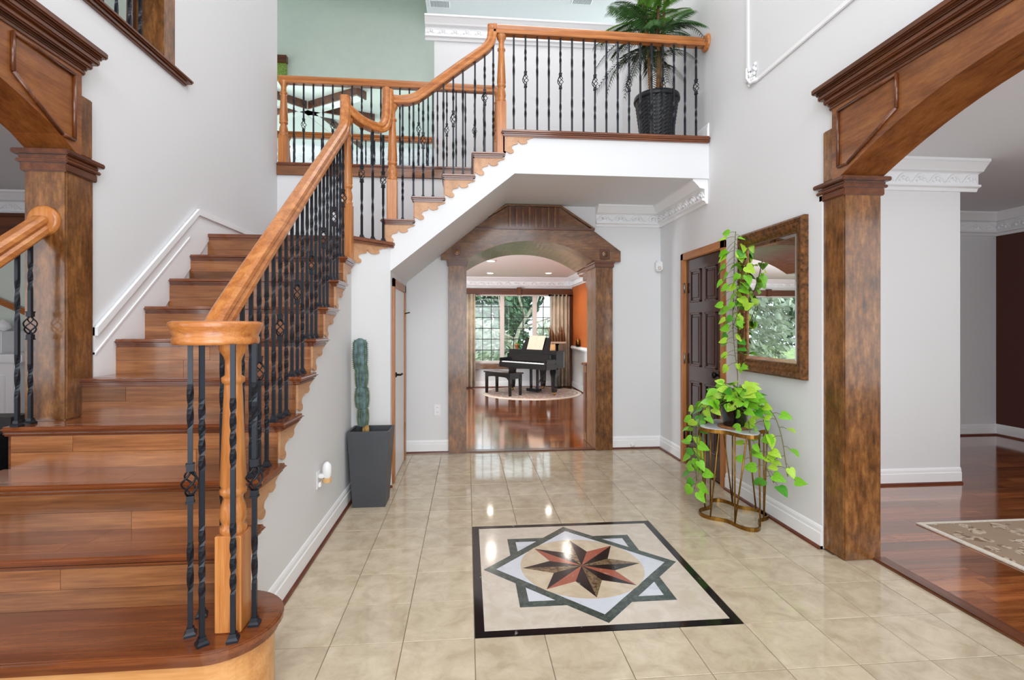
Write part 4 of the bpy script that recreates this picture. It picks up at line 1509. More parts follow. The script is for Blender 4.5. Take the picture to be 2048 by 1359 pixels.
pn = thing('grand_piano', PO, 'black grand piano standing on the round rug before the bay window', 'piano')
PW = 1.32


def pbox(u0, u1, v0, v1, z0, z1, bev=0.008):
    mb = MB().bbox(u0, u1, v0, v1, z0, z1, bev, 2)
    mb.v = [pw(*p) for p in mb.v]
    return mb


case = [(0, 0.30), (0, 1.02), (0.06, 1.12), (0.2, 1.16), (0.38, 1.1), (0.55, 0.92), (0.78, 0.78), (1.05, 0.74), (1.24, 0.66), (PW, 0.52), (PW, 0.30)]
MB().prism(case, lambda q: pw(q[0], q[1], 0.60), lambda q: pw(q[0], q[1], 0.965)).build('case', 'black', pn)
MB().prism([(u * 1.02 - 0.01, v * 1.02) for u, v in case], lambda q: pw(q[0], q[1], 0.966), lambda q: pw(q[0], q[1], 0.99)).build('lid', 'black', pn)
pbox(0, PW, 0, 0.32, 0.58, 0.70).build('key_bed', 'black', pn)
for a in (0, PW - 0.07):
    pbox(a, a + 0.07, 0.0, 0.32, 0.70, 0.80, 0.015).build('cheek', 'black', pn)
pbox(0.07, PW - 0.07, 0.17, 0.31, 0.70, 0.90).build('fallboard', 'black', pn)
wk = thing('x', (0, 0, 0)) if False else None
kb = pbox(0.075, PW - 0.075, 0.012, 0.165, 0.70, 0.722, 0.002).build('white_keys', 'plastic', pn)
mb = MB()
for i in range(36):
    if i % 7 in (2, 6):
        continue
    u = 0.09 + i * (PW - 0.18) / 36 + 0.02
    k_ = pbox(u, u + 0.014, 0.07, 0.165, 0.722, 0.733, 0.002)
    mb.add(k_.v, k_.f)
o = mb.build('black_keys', 'black', pn)
tag(o, kind='stuff')
mb = MB()
for (u, v) in ((0.0, 0.33), (PW - 0.15, 0.33), (0.3, 0.98)):
    mb = MB()
    pts = [(0.0, 0.58), (0.15, 0.58), (0.15, 0.50), (0.125, 0.40), (0.12, 0.2), (0.105, 0.07), (0.045, 0.07), (0.03, 0.2), (0.025, 0.40), (0, 0.50)]
    mb.prism(pts, lambda q: pw(u + q[0], v - 0.045, q[1]), lambda q: pw(u + q[0], v + 0.045, q[1]))
    lg = mb.build('leg', 'black', pn)
    mb = MB()
    c_ = pw(u + 0.075, v, 0.0)
    mb.lathe([(0.012, 0.0), (0.028, 0.01), (0.03, 0.03), (0.022, 0.05), (0.012, 0.07)], c_, 12)
    mb.build('caster', 'gold', lg)
ly = MB()
for a in (0.56, 0.74):
    k_ = pbox(a, a + 0.04, 0.34, 0.40, 0.08, 0.60)
    ly.add(k_.v, k_.f)
k_ = pbox(0.52, 0.82, 0.28, 0.44, 0.03, 0.10)
ly.add(k_.v, k_.f)
ly.tube([pw(0.67, 0.42, 0.1), pw(0.67, 0.8, 0.58)], 0.012, 6)
ly.build('pedal_lyre', 'black', pn)
mb = MB()
mb.add([pw(0.28, 0.40, 0.99), pw(1.05, 0.40, 0.99), pw(1.0, 0.50, 1.27), pw(0.33, 0.50, 1.27), pw(0.28, 0.42, 0.99), pw(1.05, 0.42, 0.99), pw(1.0, 0.52, 1.27), pw(0.33, 0.52, 1.27)],
       [(0, 1, 2, 3), (7, 6, 5, 4), (0, 4, 5, 1), (1, 5, 6, 2), (2, 6, 7, 3), (3, 7, 4, 0)])
mb.build('music_desk', 'black', pn)
pp = thing('sheet_music', pw(0.66, 0.38, 0.99), 'open cream sheet music leaning on the piano desk', 'sheet music')
for a, b_ in ((0.44, 0.66), (0.66, 0.88)):
    MB().add([pw(a, 0.385, 0.995), pw(b_, 0.385, 0.995), pw(b_ - 0.005, 0.492, 1.325), pw(a, 0.492, 1.325)], [(0, 1, 2, 3)]) if False else None
    mb = MB()
    mb.add([pw(a, 0.388, 0.995), pw(b_, 0.384, 0.995), pw(b_, 0.488, 1.315), pw(a, 0.492, 1.315), pw(a, 0.391, 0.995), pw(b_, 0.387, 0.995), pw(b_, 0.491, 1.315), pw(a, 0.495, 1.315)],
           [(0, 1, 2, 3), (7, 6, 5, 4), (0, 4, 5, 1), (1, 5, 6, 2), (2, 6, 7, 3), (3, 7, 4, 0)])
    mb.build('page', 'paper', pp)
for nm, u, v, mt, lab in (('clay_pot', 0.12, 0.42, 'terracotta', 'small terracotta pot on the bass end of the piano'), ('pillar_candle', 1.13, 0.42, 'cream_pot', 'square cream candle on the treble end of the piano')):
    t_ = thing(nm, pw(u, v, 0.991), lab, nm.split('_')[1])
    c_ = pw(u, v, 0.991)
    if nm == 'clay_pot':
        MB().lathe([(0.03, 0), (0.045, 0.075), (0.05, 0.075), (0.05, 0.1), (0.042, 0.1), (0.035, 0.085)], c_, 16).build('pot', mt, t_)
        MB().lathe([(0.002, 0.085), (0.03, 0.1), (0.02, 0.13), (0.002, 0.14)], c_, 10).build('succulent', 'leaf3', t_)
    else:
        MB().bbox(c_[0] - 0.045, c_[0] + 0.045, c_[1] - 0.045, c_[1] + 0.045, c_[2], c_[2] + 0.12, 0.01).build('wax', mt, t_)
        MB().tube([(c_[0], c_[1], c_[2] + 0.118), (c_[0], c_[1], c_[2] + 0.135)], 0.003, 5).build('wick', 'dark_metal', t_)
# fan of reeds behind the piano
bx = thing('reed_stand', (1.98, 11.0, 0), 'fan of upright brown reeds on a slim stand behind the piano', 'reed decoration')
MB().lathe([(0.12, ZR), (0.12, 0.03), (0.03, 0.05), (0.025, 0.95), (0.05, 1.0)], (1.98, 11.0, 0), 14).build('stand', 'dark_metal', bx)
MB().bbox(1.79, 2.17, 10.95, 11.05, 1.0, 1.04, 0.006).build('tray', 'paper', bx)
for i in range(17):
    x = 1.81 + i * 0.0215
    hh = 0.26 + 0.1 * math.sin(i * 0.55 + 0.6) + 0.03 * (i % 2)
    MB().tube([(x, 11.0 + 0.015 * (i % 3 - 1), 1.035), (x - 0.015, 11.0 + 0.015 * (i % 3 - 1), 1.035 + hh * 0.7), (x - 0.045, 11.0, 1.035 + hh)], [0.01, 0.009, 0.003], 6).build('reed', 'rattan', bx)

# piano bench
BO = Vector((0.36, 10.36, ZR))
BA = math.radians(-54)
BU, BV = Vector((math.cos(BA), math.sin(BA), 0)), Vector((-math.sin(BA), math.cos(BA), 0))


def bw(u, v, z):
    p = BO + BU * u + BV * v
    return (p.x, p.y, p.z + z * 0.92)


bn = thing('piano_bench', BO, 'black wooden piano bench with curved apron in front of the piano', 'bench')


def bbx(u0, u1, v0, v1, z0, z1, bev=0.005):
    mb = MB().bbox(u0, u1, v0, v1, z0, z1, bev, 2)
    mb.v = [bw(*p) for p in mb.v]
    return mb


bbx(-0.03, 0.81, -0.02, 0.34, 0.46, 0.49).build('seat', 'black', bn)
for (u, v) in ((0, 0), (0.73, 0), (0, 0.27), (0.73, 0.27)):
    MB().prism([(0, 0.46), (0.05, 0.46), (0.05, 0.36), (0.042, 0.0), (0.008, 0.0), (0, 0.36)], lambda q: bw(u + q[0], v, q[1]), lambda q: bw(u + q[0], v + 0.05, q[1])).build('leg', 'black', bn)
for v in (0.005, 0.29):
    pts = [(0.05, 0.46), (0.73, 0.46), (0.73, 0.33)] + [(0.73 - 0.68 * i / 12, 0.33 + 0.06 * min(1, 3 * math.sin(i / 12 * PI))) for i in range(1, 12)] + [(0.05, 0.33)]
    MB().prism(pts, lambda q: bw(q[0], v, q[1]), lambda q: bw(q[0], v + 0.02, q[1])).build('apron', 'black', bn)
for u in (0.005, 0.755):
    bbx(u, u + 0.02, 0.05, 0.27, 0.36, 0.46).build('apron', 'black', bn)

# small cabinet against the passage column
cb = thing('low_cabinet', (1.47, 6.05, 0), 'narrow brown wooden cabinet just inside the piano room archway', 'cabinet')
MB().bbox(1.41, 1.70, 5.88, 6.05, 0, 0.90, 0.006).build('body', 'arch_z', cb)
MB().bbox(1.39, 1.72, 5.87, 6.07, 0.90, 0.93, 0.008).build('top', 'mould_y', cb)
MB().bbox(1.404, 1.411, 5.91, 6.02, 0.1, 0.82, 0.003).build('door_panel', 'mould_z', cb)

# recessed ceiling lights of the piano room
for (x, y) in ((0.47, 10.45), (1.68, 10.35), (0.4, 8.55), (1.7, 8.45)):
    L_ = thing('recessed_light', (x, y, 2.49), 'round recessed ceiling light in the piano room', 'ceiling light', 'recessed lights of the piano room')
    MB().lathe([(0.055, -0.006), (0.085, -0.006), (0.09, 0)], (x, y, 2.489), 24).build('trim_ring', 'trim', L_)
    MB().lathe([(0.002, -0.008), (0.06, -0.008), (0.06, -0.004)], (x, y, 2.488), 24).build('lens', 'glow', L_)
    sp = bpy.data.lights.new('recessed_lamp', 'SPOT')
    sp.energy, sp.spot_size, sp.spot_blend, sp.shadow_soft_size, sp.color = 45, 2.6, 0.6, 0.05, (1, 0.93, 0.82)
    so = bpy.data.objects.new('recessed_lamp', sp)
    C.objects.link(so)
    so.location = (x, y, 2.46)

# ================================================================== FOYER THINGS
# planter and cactus
pl = thing('tall_planter', (-0.74, 3.985, 0), 'tall charcoal square tapered planter in the corner under the stairs', 'planter')
mb = MB()
a0, a1, t = 0.12, 0.157, 0.014
hh = 0.575
cxp, cyp = -0.742, 3.985
for (sa, sb, bb0, bb1) in ((a0, a1, 0.11, 0.13),):
    v = []
    for (z, a, b_) in ((0, sa, bb0), (hh, sb, bb1), (hh, sb - t, bb1 - t), (hh - 0.07, sb - t - 0.004, bb1 - t - 0.004)):
        v += [(cxp - a, cyp - b_, z), (cxp + a, cyp - b_, z), (cxp + a, cyp + b_, z), (cxp - a, cyp + b_, z)]
    f = [(3, 2, 1, 0)]
    for r_ in range(3):
        for k in range(4):
            k2 = (k + 1) % 4
            f.append((r_ * 4 + k, r_ * 4 + k2, r_ * 4 + 4 + k2, r_ * 4 + 4 + k))
    mb.add(v, f)
mb.build('shell', 'planter', pl)
MB().frustum(cxp, cyp, hh - 0.09, hh - 0.065, a1 - t - 0.003, 0.113, a1 - t - 0.003, 0.113).build('soil', 'dark_in', pl)

ca = thing('cactus', (-0.80, 3.96, hh - 0.07), 'tall blue-green columnar cactus in four stacked segments growing in the planter', 'cactus')
segs = [(0.50, 0.605, 0.024, 0.018), (0.60, 0.74, 0.036, -0.003), (0.735, 0.90, 0.046, -0.010), (0.895, 1.075, 0.042, -0.013), (1.03, 1.275, 0.048, -0.024)]


def cprof(u, q):
    if q == 4 and u > 0.82:
        return 0.98 * math.sqrt(max(0.02, 1 - ((u - 0.82) / 0.185) ** 2))
    return 0.74 + 0.26 * math.sin(min(1.0, max(0.0, u)) * PI) ** 0.6


for q, (z0, z1_, R, dx) in enumerate(segs):
    mb = MB()
    n, rings = 32, 14
    vs, fs_ = [], []
    for i in range(rings):
        u = i / (rings - 1)
        prof_ = cprof(u, q)
        for k in range(n):
            a = 2 * PI * k / n
            rib = 1 + 0.17 * math.cos(8 * a)
            vs.append((-0.80 + dx + R * prof_ * rib * math.cos(a), 3.96 + R * prof_ * rib * math.sin(a), z0 + (z1_ - z0) * u))
    for i in range(rings - 1):
        for k in range(n):
            k2 = (k + 1) % n
            fs_.append((i * n + k, i * n + k2, (i + 1) * n + k2, (i + 1) * n + k))
    fs_.append(tuple((rings - 1) * n + k for k in range(n)))
    mb.add(vs, fs_, True)
    s_ = mb.build('segment', 'cactus' if q else 'cactus_base', ca)
    if q:
        mb = MB()
        for k in range(8):
            a = 2 * PI * k / 8
            for i in range(1, 17):
                u = i / 17
                rad = R * 1.16 * cprof(u, q)
                p = Vector((-0.80 + dx + rad * math.cos(a), 3.96 + rad * math.sin(a), z0 + (z1_ - z0) * u))
                for w in (-0.5, 0.5):
                    e_ = p + Vector((math.cos(a + w), math.sin(a + w), 0.4 * w)) * 0.010
                    mb.tube([p, e_], [0.003, 0.001], 3, cap=False)
        tag(mb.build('spines', 'spine', s_), kind='stuff')

# plug-in night light on the stair side wall
nl = thing('night_light', (XS, 3.28, 0.45), 'white plug-in night light in an outlet on the stair side wall', 'night light')
MB().bbox(XS, XS + 0.006, 3.16, 3.235, 0.365, 0.48, 0.003).build('outlet_plate', 'plastic', nl)
MB().bbox(XS + 0.006, XS + 0.02, 3.185, 3.215, 0.375, 0.405, 0.003).build('socket', 'trim', nl)
MB().bbox(XS + 0.006, XS + 0.04, 3.18, 3.22, 0.43, 0.455, 0.005).build('plug', 'plastic', nl)
mb = MB().lathe([(0.02, 0), (0.026, 0.012), (0.028, 0.06), (0.022, 0.085), (0.008, 0.098)], (XS + 0.05, 3.215, 0.425), 16)
mb.build('lamp_shade', 'plastic', nl)
MB().lathe([(0.024, -0.028), (0.026, -0.024), (0.026, 0.0)], (XS + 0.05, 3.215, 0.425), 16).build('amber_base', 'cream_pot', nl)


def outlet(p, label):
    o = thing('wall_outlet', p, label, 'outlet')
    x, y, z = p
    MB().bbox(x - 0.037, x + 0.037, y - 0.006, y, z - 0.06, z + 0.06, 0.003).build('plate', 'plastic', o)
    for s in (-0.024, 0.024):
        q = MB().bbox(x - 0.017, x + 0.017, y - 0.009, y - 0.005, z + s - 0.016, z + s + 0.016, 0.004).build('receptacle', 'trim', o)
        for w in (-0.006, 0.006):
            MB().box(x + w - 0.0015, x + w + 0.0015, y - 0.0095, y - 0.0088, z + s - 0.004, z + s + 0.006).build('slot', 'dark_metal', q)


outlet((-0.327, YB, 0.465), 'white wall outlet between closet door and carved archway')
dsx = thing('door_stop', (1.83, YB - 0.016, 0.05), 'tiny white door stop on the baseboard right of the carved archway', 'door stop')
MB().lathe([(0.004, -0.05), (0.02, -0.046), (0.02, -0.036), (0.007, -0.034), (0.007, -0.006), (0.018, 0)], (1.83, YB - 0.016, 0.05), 12, axis='y').build('bumper', 'plastic', dsx)
sn = thing('motion_sensor', (XR - 0.03, 5.46, 2.0), 'small white motion sensor in the wall corner beside the dark door', 'motion sensor')
mb = MB()
mb.bbox(XR - 0.075, XR - 0.002, 5.42, 5.495, 1.985, 2.10, 0.014, 3)
mb.build('housing', 'plastic', sn)
MB().bbox(XR - 0.062, XR - 0.02, 5.412, 5.424, 2.0, 2.04, 0.008, 2).build('lens', 'win_frame', sn)

# mirror
mi = thing('hanging_mirror', (XR, 3.425, 1.02), 'tall rectangular mirror in a broad mottled bronze frame on the grey wall', 'mirror')
y0, y1, z0, z1_ = 3.03, 3.82, 1.02, 2.082
FP = [(0, 0), (0.03, 0.0), (0.042, 0.015), (0.04, 0.03), (0.034, 0.04), (0.036, 0.055), (0.026, 0.075), (0.016, 0.085), (0.016, 0.095), (0, 0.095)]
cor = [(y0, z0), (y1, z0), (y1, z1_), (y0, z1_)]
inn = [(1, 1), (-1, 1), (-1, -1), (1, -1)]
for k in range(4):
    k2 = (k + 1) % 4
    mb = MB().prism(FP, lambda q: (XR - q[0], cor[k][0] + inn[k][0] * q[1], cor[k][1] + inn[k][1] * q[1]), lambda q: (XR - q[0], cor[k2][0] + inn[k2][0] * q[1], cor[k2][1] + inn[k2][1] * q[1]))
    mb.build('frame_rail', 'bronze' if k in (0, 1, 2, 3) else 'bronze_dark', mi)
mb = MB()
a, b_ = 0.094, 0.122
o4 = [(XR - 0.004, y0 + a, z0 + a), (XR - 0.004, y1 - a, z0 + a), (XR - 0.004, y1 - a, z1_ - a), (XR - 0.004, y0 + a, z1_ - a)]
i4 = [(XR - 0.0075, y0 + b_, z0 + b_), (XR - 0.0075, y1 - b_, z0 + b_), (XR - 0.0075, y1 - b_, z1_ - b_), (XR - 0.0075, y0 + b_, z1_ - b_)]
mb.add(o4 + i4, [(4, 7, 6, 5)] + [((k + 1) % 4, k, 4 + k, 4 + (k + 1) % 4) for k in range(4)])
mb.build('mirror_glass', 'mirror', mi)

# plant stand
SX, SY, SZ = 1.915, 3.475, 0.645
ps_ = thing('plant_stand', (SX, SY, 0), 'brass wire plant stand with wavy base ring and marble top by the wall', 'plant stand')


def wavy(a, k=1.0):
    r = 0.215 + 0.045 * math.cos(4 * a + 0.3)
    return (SX + r * k * 0.92 * math.cos(a), SY + r * k * 1.12 * math.sin(a))


for z, nm in ((0.0, 'base_ring'), (SZ - 0.03, 'top_ring')):
    mb = MB()
    vs, fs_ = [], []
    n = 72
    for i in range(n):
        a = 2 * PI * i / n
        for (k, dz) in ((0.98, 0), (1.02, 0), (1.02, 0.026), (0.98, 0.026)):
            x, y = wavy(a, k)
            vs.append((min(x, XR - 0.035), y, z + dz))
    for i in range(n):
        i2 = (i + 1) % n
        for k in range(4):
            k2 = (k + 1) % 4
            fs_.append((i * 4 + k, i2 * 4 + k, i2 * 4 + k2, i * 4 + k2))
    mb.add(vs, fs_)
    mb.build(nm, 'gold', ps_)
MB().prism_z([(min(wavy(2 * PI * i / 72, 0.985)[0], XR - 0.04), wavy(2 * PI * i / 72, 0.985)[1]) for i in range(72)], SZ - 0.012, SZ).build('marble_top', 'marble_top', ps_)
for k in range(8):
    a = 2 * PI * (k + 0.3) / 8
    d_ = 0.0 if k % 2 else 0.22
    p0_, p1_ = wavy(a), wavy(a + d_)
    MB().tube([(min(p0_[0], XR - 0.04), p0_[1], 0.02), (min(p1_[0], XR - 0.04), p1_[1], SZ - 0.02)], 0.0055, 8).build('upright', 'gold', ps_)
    if k % 2:
        p2_ = wavy(a + 0.3)
        MB().tube([(min(p0_[0], XR - 0.04), p0_[1], 0.02), (min(p2_[0], XR - 0.04), p2_[1], SZ - 0.02)], 0.0055, 8).build('upright', 'gold', ps_)

# pothos
po = thing('potted_pothos', (SX - 0.01, SY - 0.03, SZ), 'lime green trailing pothos in a black pot, one vine climbing past the mirror', 'potted plant')
pc = (SX - 0.01, SY - 0.03, SZ)
MB().lathe([(0.06, 0.0), (0.11, 0.0), (0.115, 0.012), (0.075, 0.014)], pc, 28).build('saucer', 'rattan', po)
MB().lathe([(0.075, 0.012), (0.098, 0.15), (0.104, 0.15), (0.104, 0.17), (0.094, 0.17), (0.092, 0.15)], pc, 28).build('pot', 'black', po)
MB().lathe([(0.001, 0.15), (0.092, 0.152)], pc, 20).build('soil', 'soil', po)


def leaf_mesh():
    out = [(0, 0), (-0.14, -0.09), (-0.29, -0.05), (-0.385, 0.14), (-0.36, 0.4), (-0.22, 0.70), (0, 1.0), (0.22, 0.70), (0.36, 0.4), (0.385, 0.14), (0.29, -0.05), (0.14, -0.09)]
    mid = [(0, 0), (0, 0.14), (0, 0.4), (0, 0.68), (0, 1.0)]
    vs = []
    zf = lambda x, y: 0.22 * abs(x) - 0.25 * y * y
    for x, y in out:
        vs.append((x, y, zf(x, y)))
    for x, y in mid[1:4]:
        vs.append((x, y, zf(x, y)))
    # fan between outline and mid-rib: 12,13,14 are the rib points
    fs_ = [(0, 12, 2, 1), (12, 3, 2), (12, 13, 4, 3), (13, 14, 5, 4), (14, 6, 5), (0, 11, 10, 12), (12, 10, 9), (12, 9, 8, 13), (13, 8, 7, 14), (14, 7, 6)]
    mb = MB()
    mb.add(vs, fs_, True)
    return mb


lmesh = []
for mt in ('leaf', 'leaf2', 'leaf3'):
    me = leaf_mesh().mesh('leaf')
    me.materials.append(M[mt])
    lmesh.append(me)
rp = random.Random(21)


def leaf(p, d, size, parent, q=None):
    """leaf at p whose tip points along d; its face looks roughly up / to the viewer"""
    d = Vector(d).normalized()
    face = Vector((-0.35 + rp.uniform(-.8, .6), -0.7 + rp.uniform(-.6, .6), 0.55 + rp.uniform(-.5, .5)))
    zax = (face - d * face.dot(d)).normalized()
    xax = d.cross(zax)
    m_ = Matrix((xax, d, zax)).transposed().to_4x4()
    o = bpy.data.objects.new('leaf', lmesh[rp.choices((0, 1, 2), (5, 3, 2))[0] if q is None else q])
    link(o, parent)
    o.matrix_basis = Matrix.Translation(Vector(p)) @ m_ @ Matrix.Scale(size, 4)
    return o


def clampx(v):
    return Vector((min(v[0], XR - 0.03), v[1], v[2]))


def vine(pts, nleaf, size, jitter, t0=0.1, parent=po):
    c_ = [clampx(p) for p in curve(pts, 5)]
    MB().tube(c_, 0.0032, 5).build('vine', 'stem', parent)
    for i in range(nleaf):
        t_ = t0 + (1 - t0) * (i + 0.5) / nleaf
        f = t_ * (len(c_) - 1)
        k = min(int(f), len(c_) - 2)
        p = c_[k].lerp(c_[k + 1], f - k)
        sgn = 1 if i % 2 else -1
        d_ = Vector((sgn * rp.uniform(0.3, 1.0) * -0.5, sgn * rp.uniform(0.5, 1.0), rp.uniform(-0.9, 0.1)))
        e_ = p + d_.normalized() * jitter * rp.uniform(0.5, 1.2)
        e_ = clampx((e_.x - 0.01, e_.y, e_.z))
        MB().tube([p, (p + e_) / 2 + Vector((0, 0, 0.008)), e_], 0.0018, 4, cap=False).build('petiole', 'stem', parent)
        s_ = size * rp.uniform(0.75, 1.2)
        dd = Vector((d_.x * 0.8 - 0.15, d_.y * 0.9, d_.z * rp.uniform(0.2, 1.2) - rp.uniform(-0.2, 0.45))).normalized()
        if (e_ + dd * s_).x > XR - 0.025:
            dd.x = -abs(dd.x)
        leaf(e_, dd, s_, parent)


top = Vector((pc[0], pc[1], SZ + 0.15))
# bushy crown
for i in range(84):
    a = rp.uniform(0, 2 * PI)
    el = rp.uniform(0.05, 1.25)
    r = rp.uniform(0.09, 0.19)
    p = top + Vector((math.cos(a) * math.cos(el) * r * 1.0, math.sin(a) * math.cos(el) * r * 1.25, math.sin(el) * r * 0.95))
    p = clampx(p)
    p.x = min(p.x, XR - 0.09)
    d_ = Vector((math.cos(a), math.sin(a), rp.uniform(-0.5, 0.5)))
    if p.x > XR - 0.14:
        d_.x = -abs(d_.x)
    leaf(p, d_, rp.uniform(0.065, 0.105), po)
    if i % 2 == 0:
        MB().tube([top + Vector((rp.uniform(-.05, .05), rp.uniform(-.05, .05), 0)), (top + p) / 2 + Vector((0, 0, 0.03)), p], 0.0022, 4, cap=False).build('petiole', 'stem', po)
# the climbing vine beside the mirror
vine([(XR - 0.15, 3.62, 0.80), (XR - 0.06, 3.77, 0.98), (XR - 0.05, 3.835, 1.2), (XR - 0.05, 3.86, 1.45), (XR - 0.055, 3.83, 1.7), (XR - 0.06, 3.82, 1.95), (XR - 0.05, 3.815, 2.12)], 44, 0.088, 0.085, 0.22)
vine([(XR - 0.06, 3.83, 1.5), (XR - 0.07, 3.75, 1.62), (XR - 0.075, 3.68, 1.75), (XR - 0.07, 3.62, 1.88)], 12, 0.085, 0.05, 0.1)
vine([(XR - 0.06, 3.85, 1.35), (XR - 0.07, 3.78, 1.42), (XR - 0.075, 3.72, 1.52)], 7, 0.075, 0.05, 0.1)
# trailing vines
vine([(1.84, 3.52, 0.83), (1.74, 3.62, 0.78), (1.70, 3.66, 0.6), (1.71, 3.66, 0.4), (1.72, 3.65, 0.2)], 17, 0.08, 0.05)
vine([(1.82, 3.5, 0.83), (1.71, 3.54, 0.74), (1.68, 3.56, 0.5), (1.69, 3.55, 0.3), (1.66, 3.56, 0.17)], 15, 0.082, 0.055)
vine([(1.86, 3.55, 0.83), (1.78, 3.7, 0.8), (1.76, 3.75, 0.55), (1.77, 3.74, 0.34)], 10, 0.08, 0.05)
vine([(1.95, 3.40, 0.83), (2.0, 3.28, 0.78), (2.01, 3.22, 0.6), (1.99, 3.2, 0.44), (2.02, 3.16, 0.33)], 13, 0.085, 0.06)
vine([(1.98, 3.40, 0.82), (2.04, 3.24, 0.80), (2.05, 3.14, 0.68), (2.06, 3.1, 0.5), (2.05, 3.06, 0.4)], 11, 0.082, 0.06)
vine([(1.9, 3.38, 0.82), (1.90, 3.27, 0.74), (1.91, 3.25, 0.58), (1.92, 3.25, 0.45)], 8, 0.075, 0.05)

# upstairs palm in wicker pot
PX, PY = 1.80, 4.66
wp = thing('wicker_pot', (PX, PY, ZUP), 'black woven pot with rim on the balcony holding the tall palm', 'plant pot')
mb = MB()
n = 48
vs, fs_ = [], []
rows = 26
for i in range(rows):
    u = i / (rows - 1)
    for k in range(n):
        a = 2 * PI * k / n
        r = 0.145 + 0.055 * u + 0.004 * math.sin(a * 12 + (PI if i % 2 else 0))
        vs.append((PX + r * math.cos(a), PY + r * math.sin(a), ZUP + 0.02 + 0.42 * u))
for i in range(rows - 1):
    for k in range(n):
        k2 = (k + 1) % n
        fs_.append((i * n + k, i * n + k2, (i + 1) * n + k2, (i + 1) * n + k))
mb.add(vs, fs_)
mb.build('woven_body', 'basket', wp)
MB().lathe([(0.19, 0.44), (0.212, 0.44), (0.215, 0.455), (0.21, 0.485), (0.195, 0.485), (0.185, 0.46)], (PX, PY, ZUP), 40).build('rim', 'basket', wp)
MB().lathe([(0.01, 0), (0.18, 0), (0.19, 0.03), (0.17, 0.032)], (PX, PY, ZUP), 32).build('saucer', 'basket', wp)
MB().lathe([(0.001, 0.45), (0.187, 0.452)], (PX, PY, ZUP), 24).build('soil', 'soil', wp)
pt = thing('indoor_palm', (PX, PY, ZUP + 0.45), 'tall feathery green indoor palm with drooping fronds behind the balcony railing', 'indoor plant')
rq = random.Random(31)
for (dx, dy, h, lean) in ((-0.05, 0.0, 0.95, -0.08), (0.05, 0.02, 1.05, 0.04), (0.0, -0.04, 0.9, 0.0)):
    MB().tube([(PX + dx, PY + dy, ZUP + 0.45), (PX + dx * 0.8 + lean * 0.5, PY + dy, ZUP + 0.45 + h * 0.5), (PX + dx + lean, PY + dy, ZUP + 0.45 + h)], [0.022, 0.018, 0.012], 8).build('trunk', 'trunk', pt)


def frond_mesh(L_, droop, n=22, w=0.15, mt='frond'):
    mb = MB()
    ctr = []
    for i in range(13):
        u = i / 12
        ctr.append(Vector((L_ * u * (1 - 0.22 * droop * u), 0, 0.10 * L_ * math.sin(u * PI * 0.6) - droop * L_ * 0.75 * u * u)))
    mb.tube(ctr, [0.006 * (1 - 0.7 * i / 12) for i in range(13)], 4)
    for i in range(n):
        u = 0.12 + 0.86 * i / (n - 1)
        f = u * 12
        k = min(int(f), 11)
        p = ctr[k].lerp(ctr[k + 1], f - k)
        t_ = (ctr[k + 1] - ctr[k]).normalized()
        ll = w * (0.55 + 0.6 * math.sin(u * PI)) * (1 - 0.35 * u)
        for s in (-1, 1):
            e_ = p + t_ * ll * 0.55 + Vector((0, s * ll * 0.8, -ll * 0.45))
            m_ = p.lerp(e_, 0.5) + Vector((0, 0, 0.012))
            hw = 0.0055
            mb.add([p - t_ * hw * 0.5, p + t_ * hw * 0.5, m_ + t_ * hw, e_, m_ - t_ * hw], [(0, 1, 2, 3, 4)])
    me = mb.mesh('frond')
    me.materials.append(M[mt])
    return me


fm = {}
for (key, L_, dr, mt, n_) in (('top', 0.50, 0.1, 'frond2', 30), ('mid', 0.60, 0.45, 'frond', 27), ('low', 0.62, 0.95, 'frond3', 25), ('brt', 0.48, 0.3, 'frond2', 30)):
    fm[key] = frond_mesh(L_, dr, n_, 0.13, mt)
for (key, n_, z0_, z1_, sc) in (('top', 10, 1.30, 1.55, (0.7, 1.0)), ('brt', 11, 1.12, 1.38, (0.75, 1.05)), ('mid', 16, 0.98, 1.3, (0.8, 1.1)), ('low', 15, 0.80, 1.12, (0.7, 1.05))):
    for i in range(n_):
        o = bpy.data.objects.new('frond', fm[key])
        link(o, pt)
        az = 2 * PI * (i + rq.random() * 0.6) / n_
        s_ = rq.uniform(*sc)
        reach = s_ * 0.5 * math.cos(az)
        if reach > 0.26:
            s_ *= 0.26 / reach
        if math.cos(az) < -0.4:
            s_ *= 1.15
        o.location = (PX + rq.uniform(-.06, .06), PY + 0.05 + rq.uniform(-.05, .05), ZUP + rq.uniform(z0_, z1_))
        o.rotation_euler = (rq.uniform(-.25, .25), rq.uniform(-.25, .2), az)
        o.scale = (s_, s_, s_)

# ceiling vents upstairs
for (x, y, lab) in ((-0.41, 7.58, 'white slotted ceiling vent near the green gable'), (1.70, 7.32, 'white slotted ceiling vent above the palm')):
    v_ = thing('ceiling_vent', (x, y, ZC), lab, 'vent')
    MB().bbox(x - 0.16, x + 0.16, y - 0.09, y + 0.09, ZC - 0.012, ZC - 0.001, 0.004).build('frame', 'trim', v_)
    for i in range(14):
        MB().box(x - 0.135 + i * 0.0195, x - 0.135 + i * 0.0195 + 0.009, y - 0.07, y + 0.07, ZC - 0.0145, ZC - 0.011).build('slot', 'vent', v_)

# beams and medallion on the family room ceiling
def ceil_pt(px, py, z):
    c_, s_ = math.cos(YAW), math.sin(YAW)
    yc = FPX * (CAM_H - z) / (py - HY)
    xc = (px - 1024) / FPX * yc
    return Vector((xc * c_ + yc * s_, -xc * s_ + yc * c_, z))


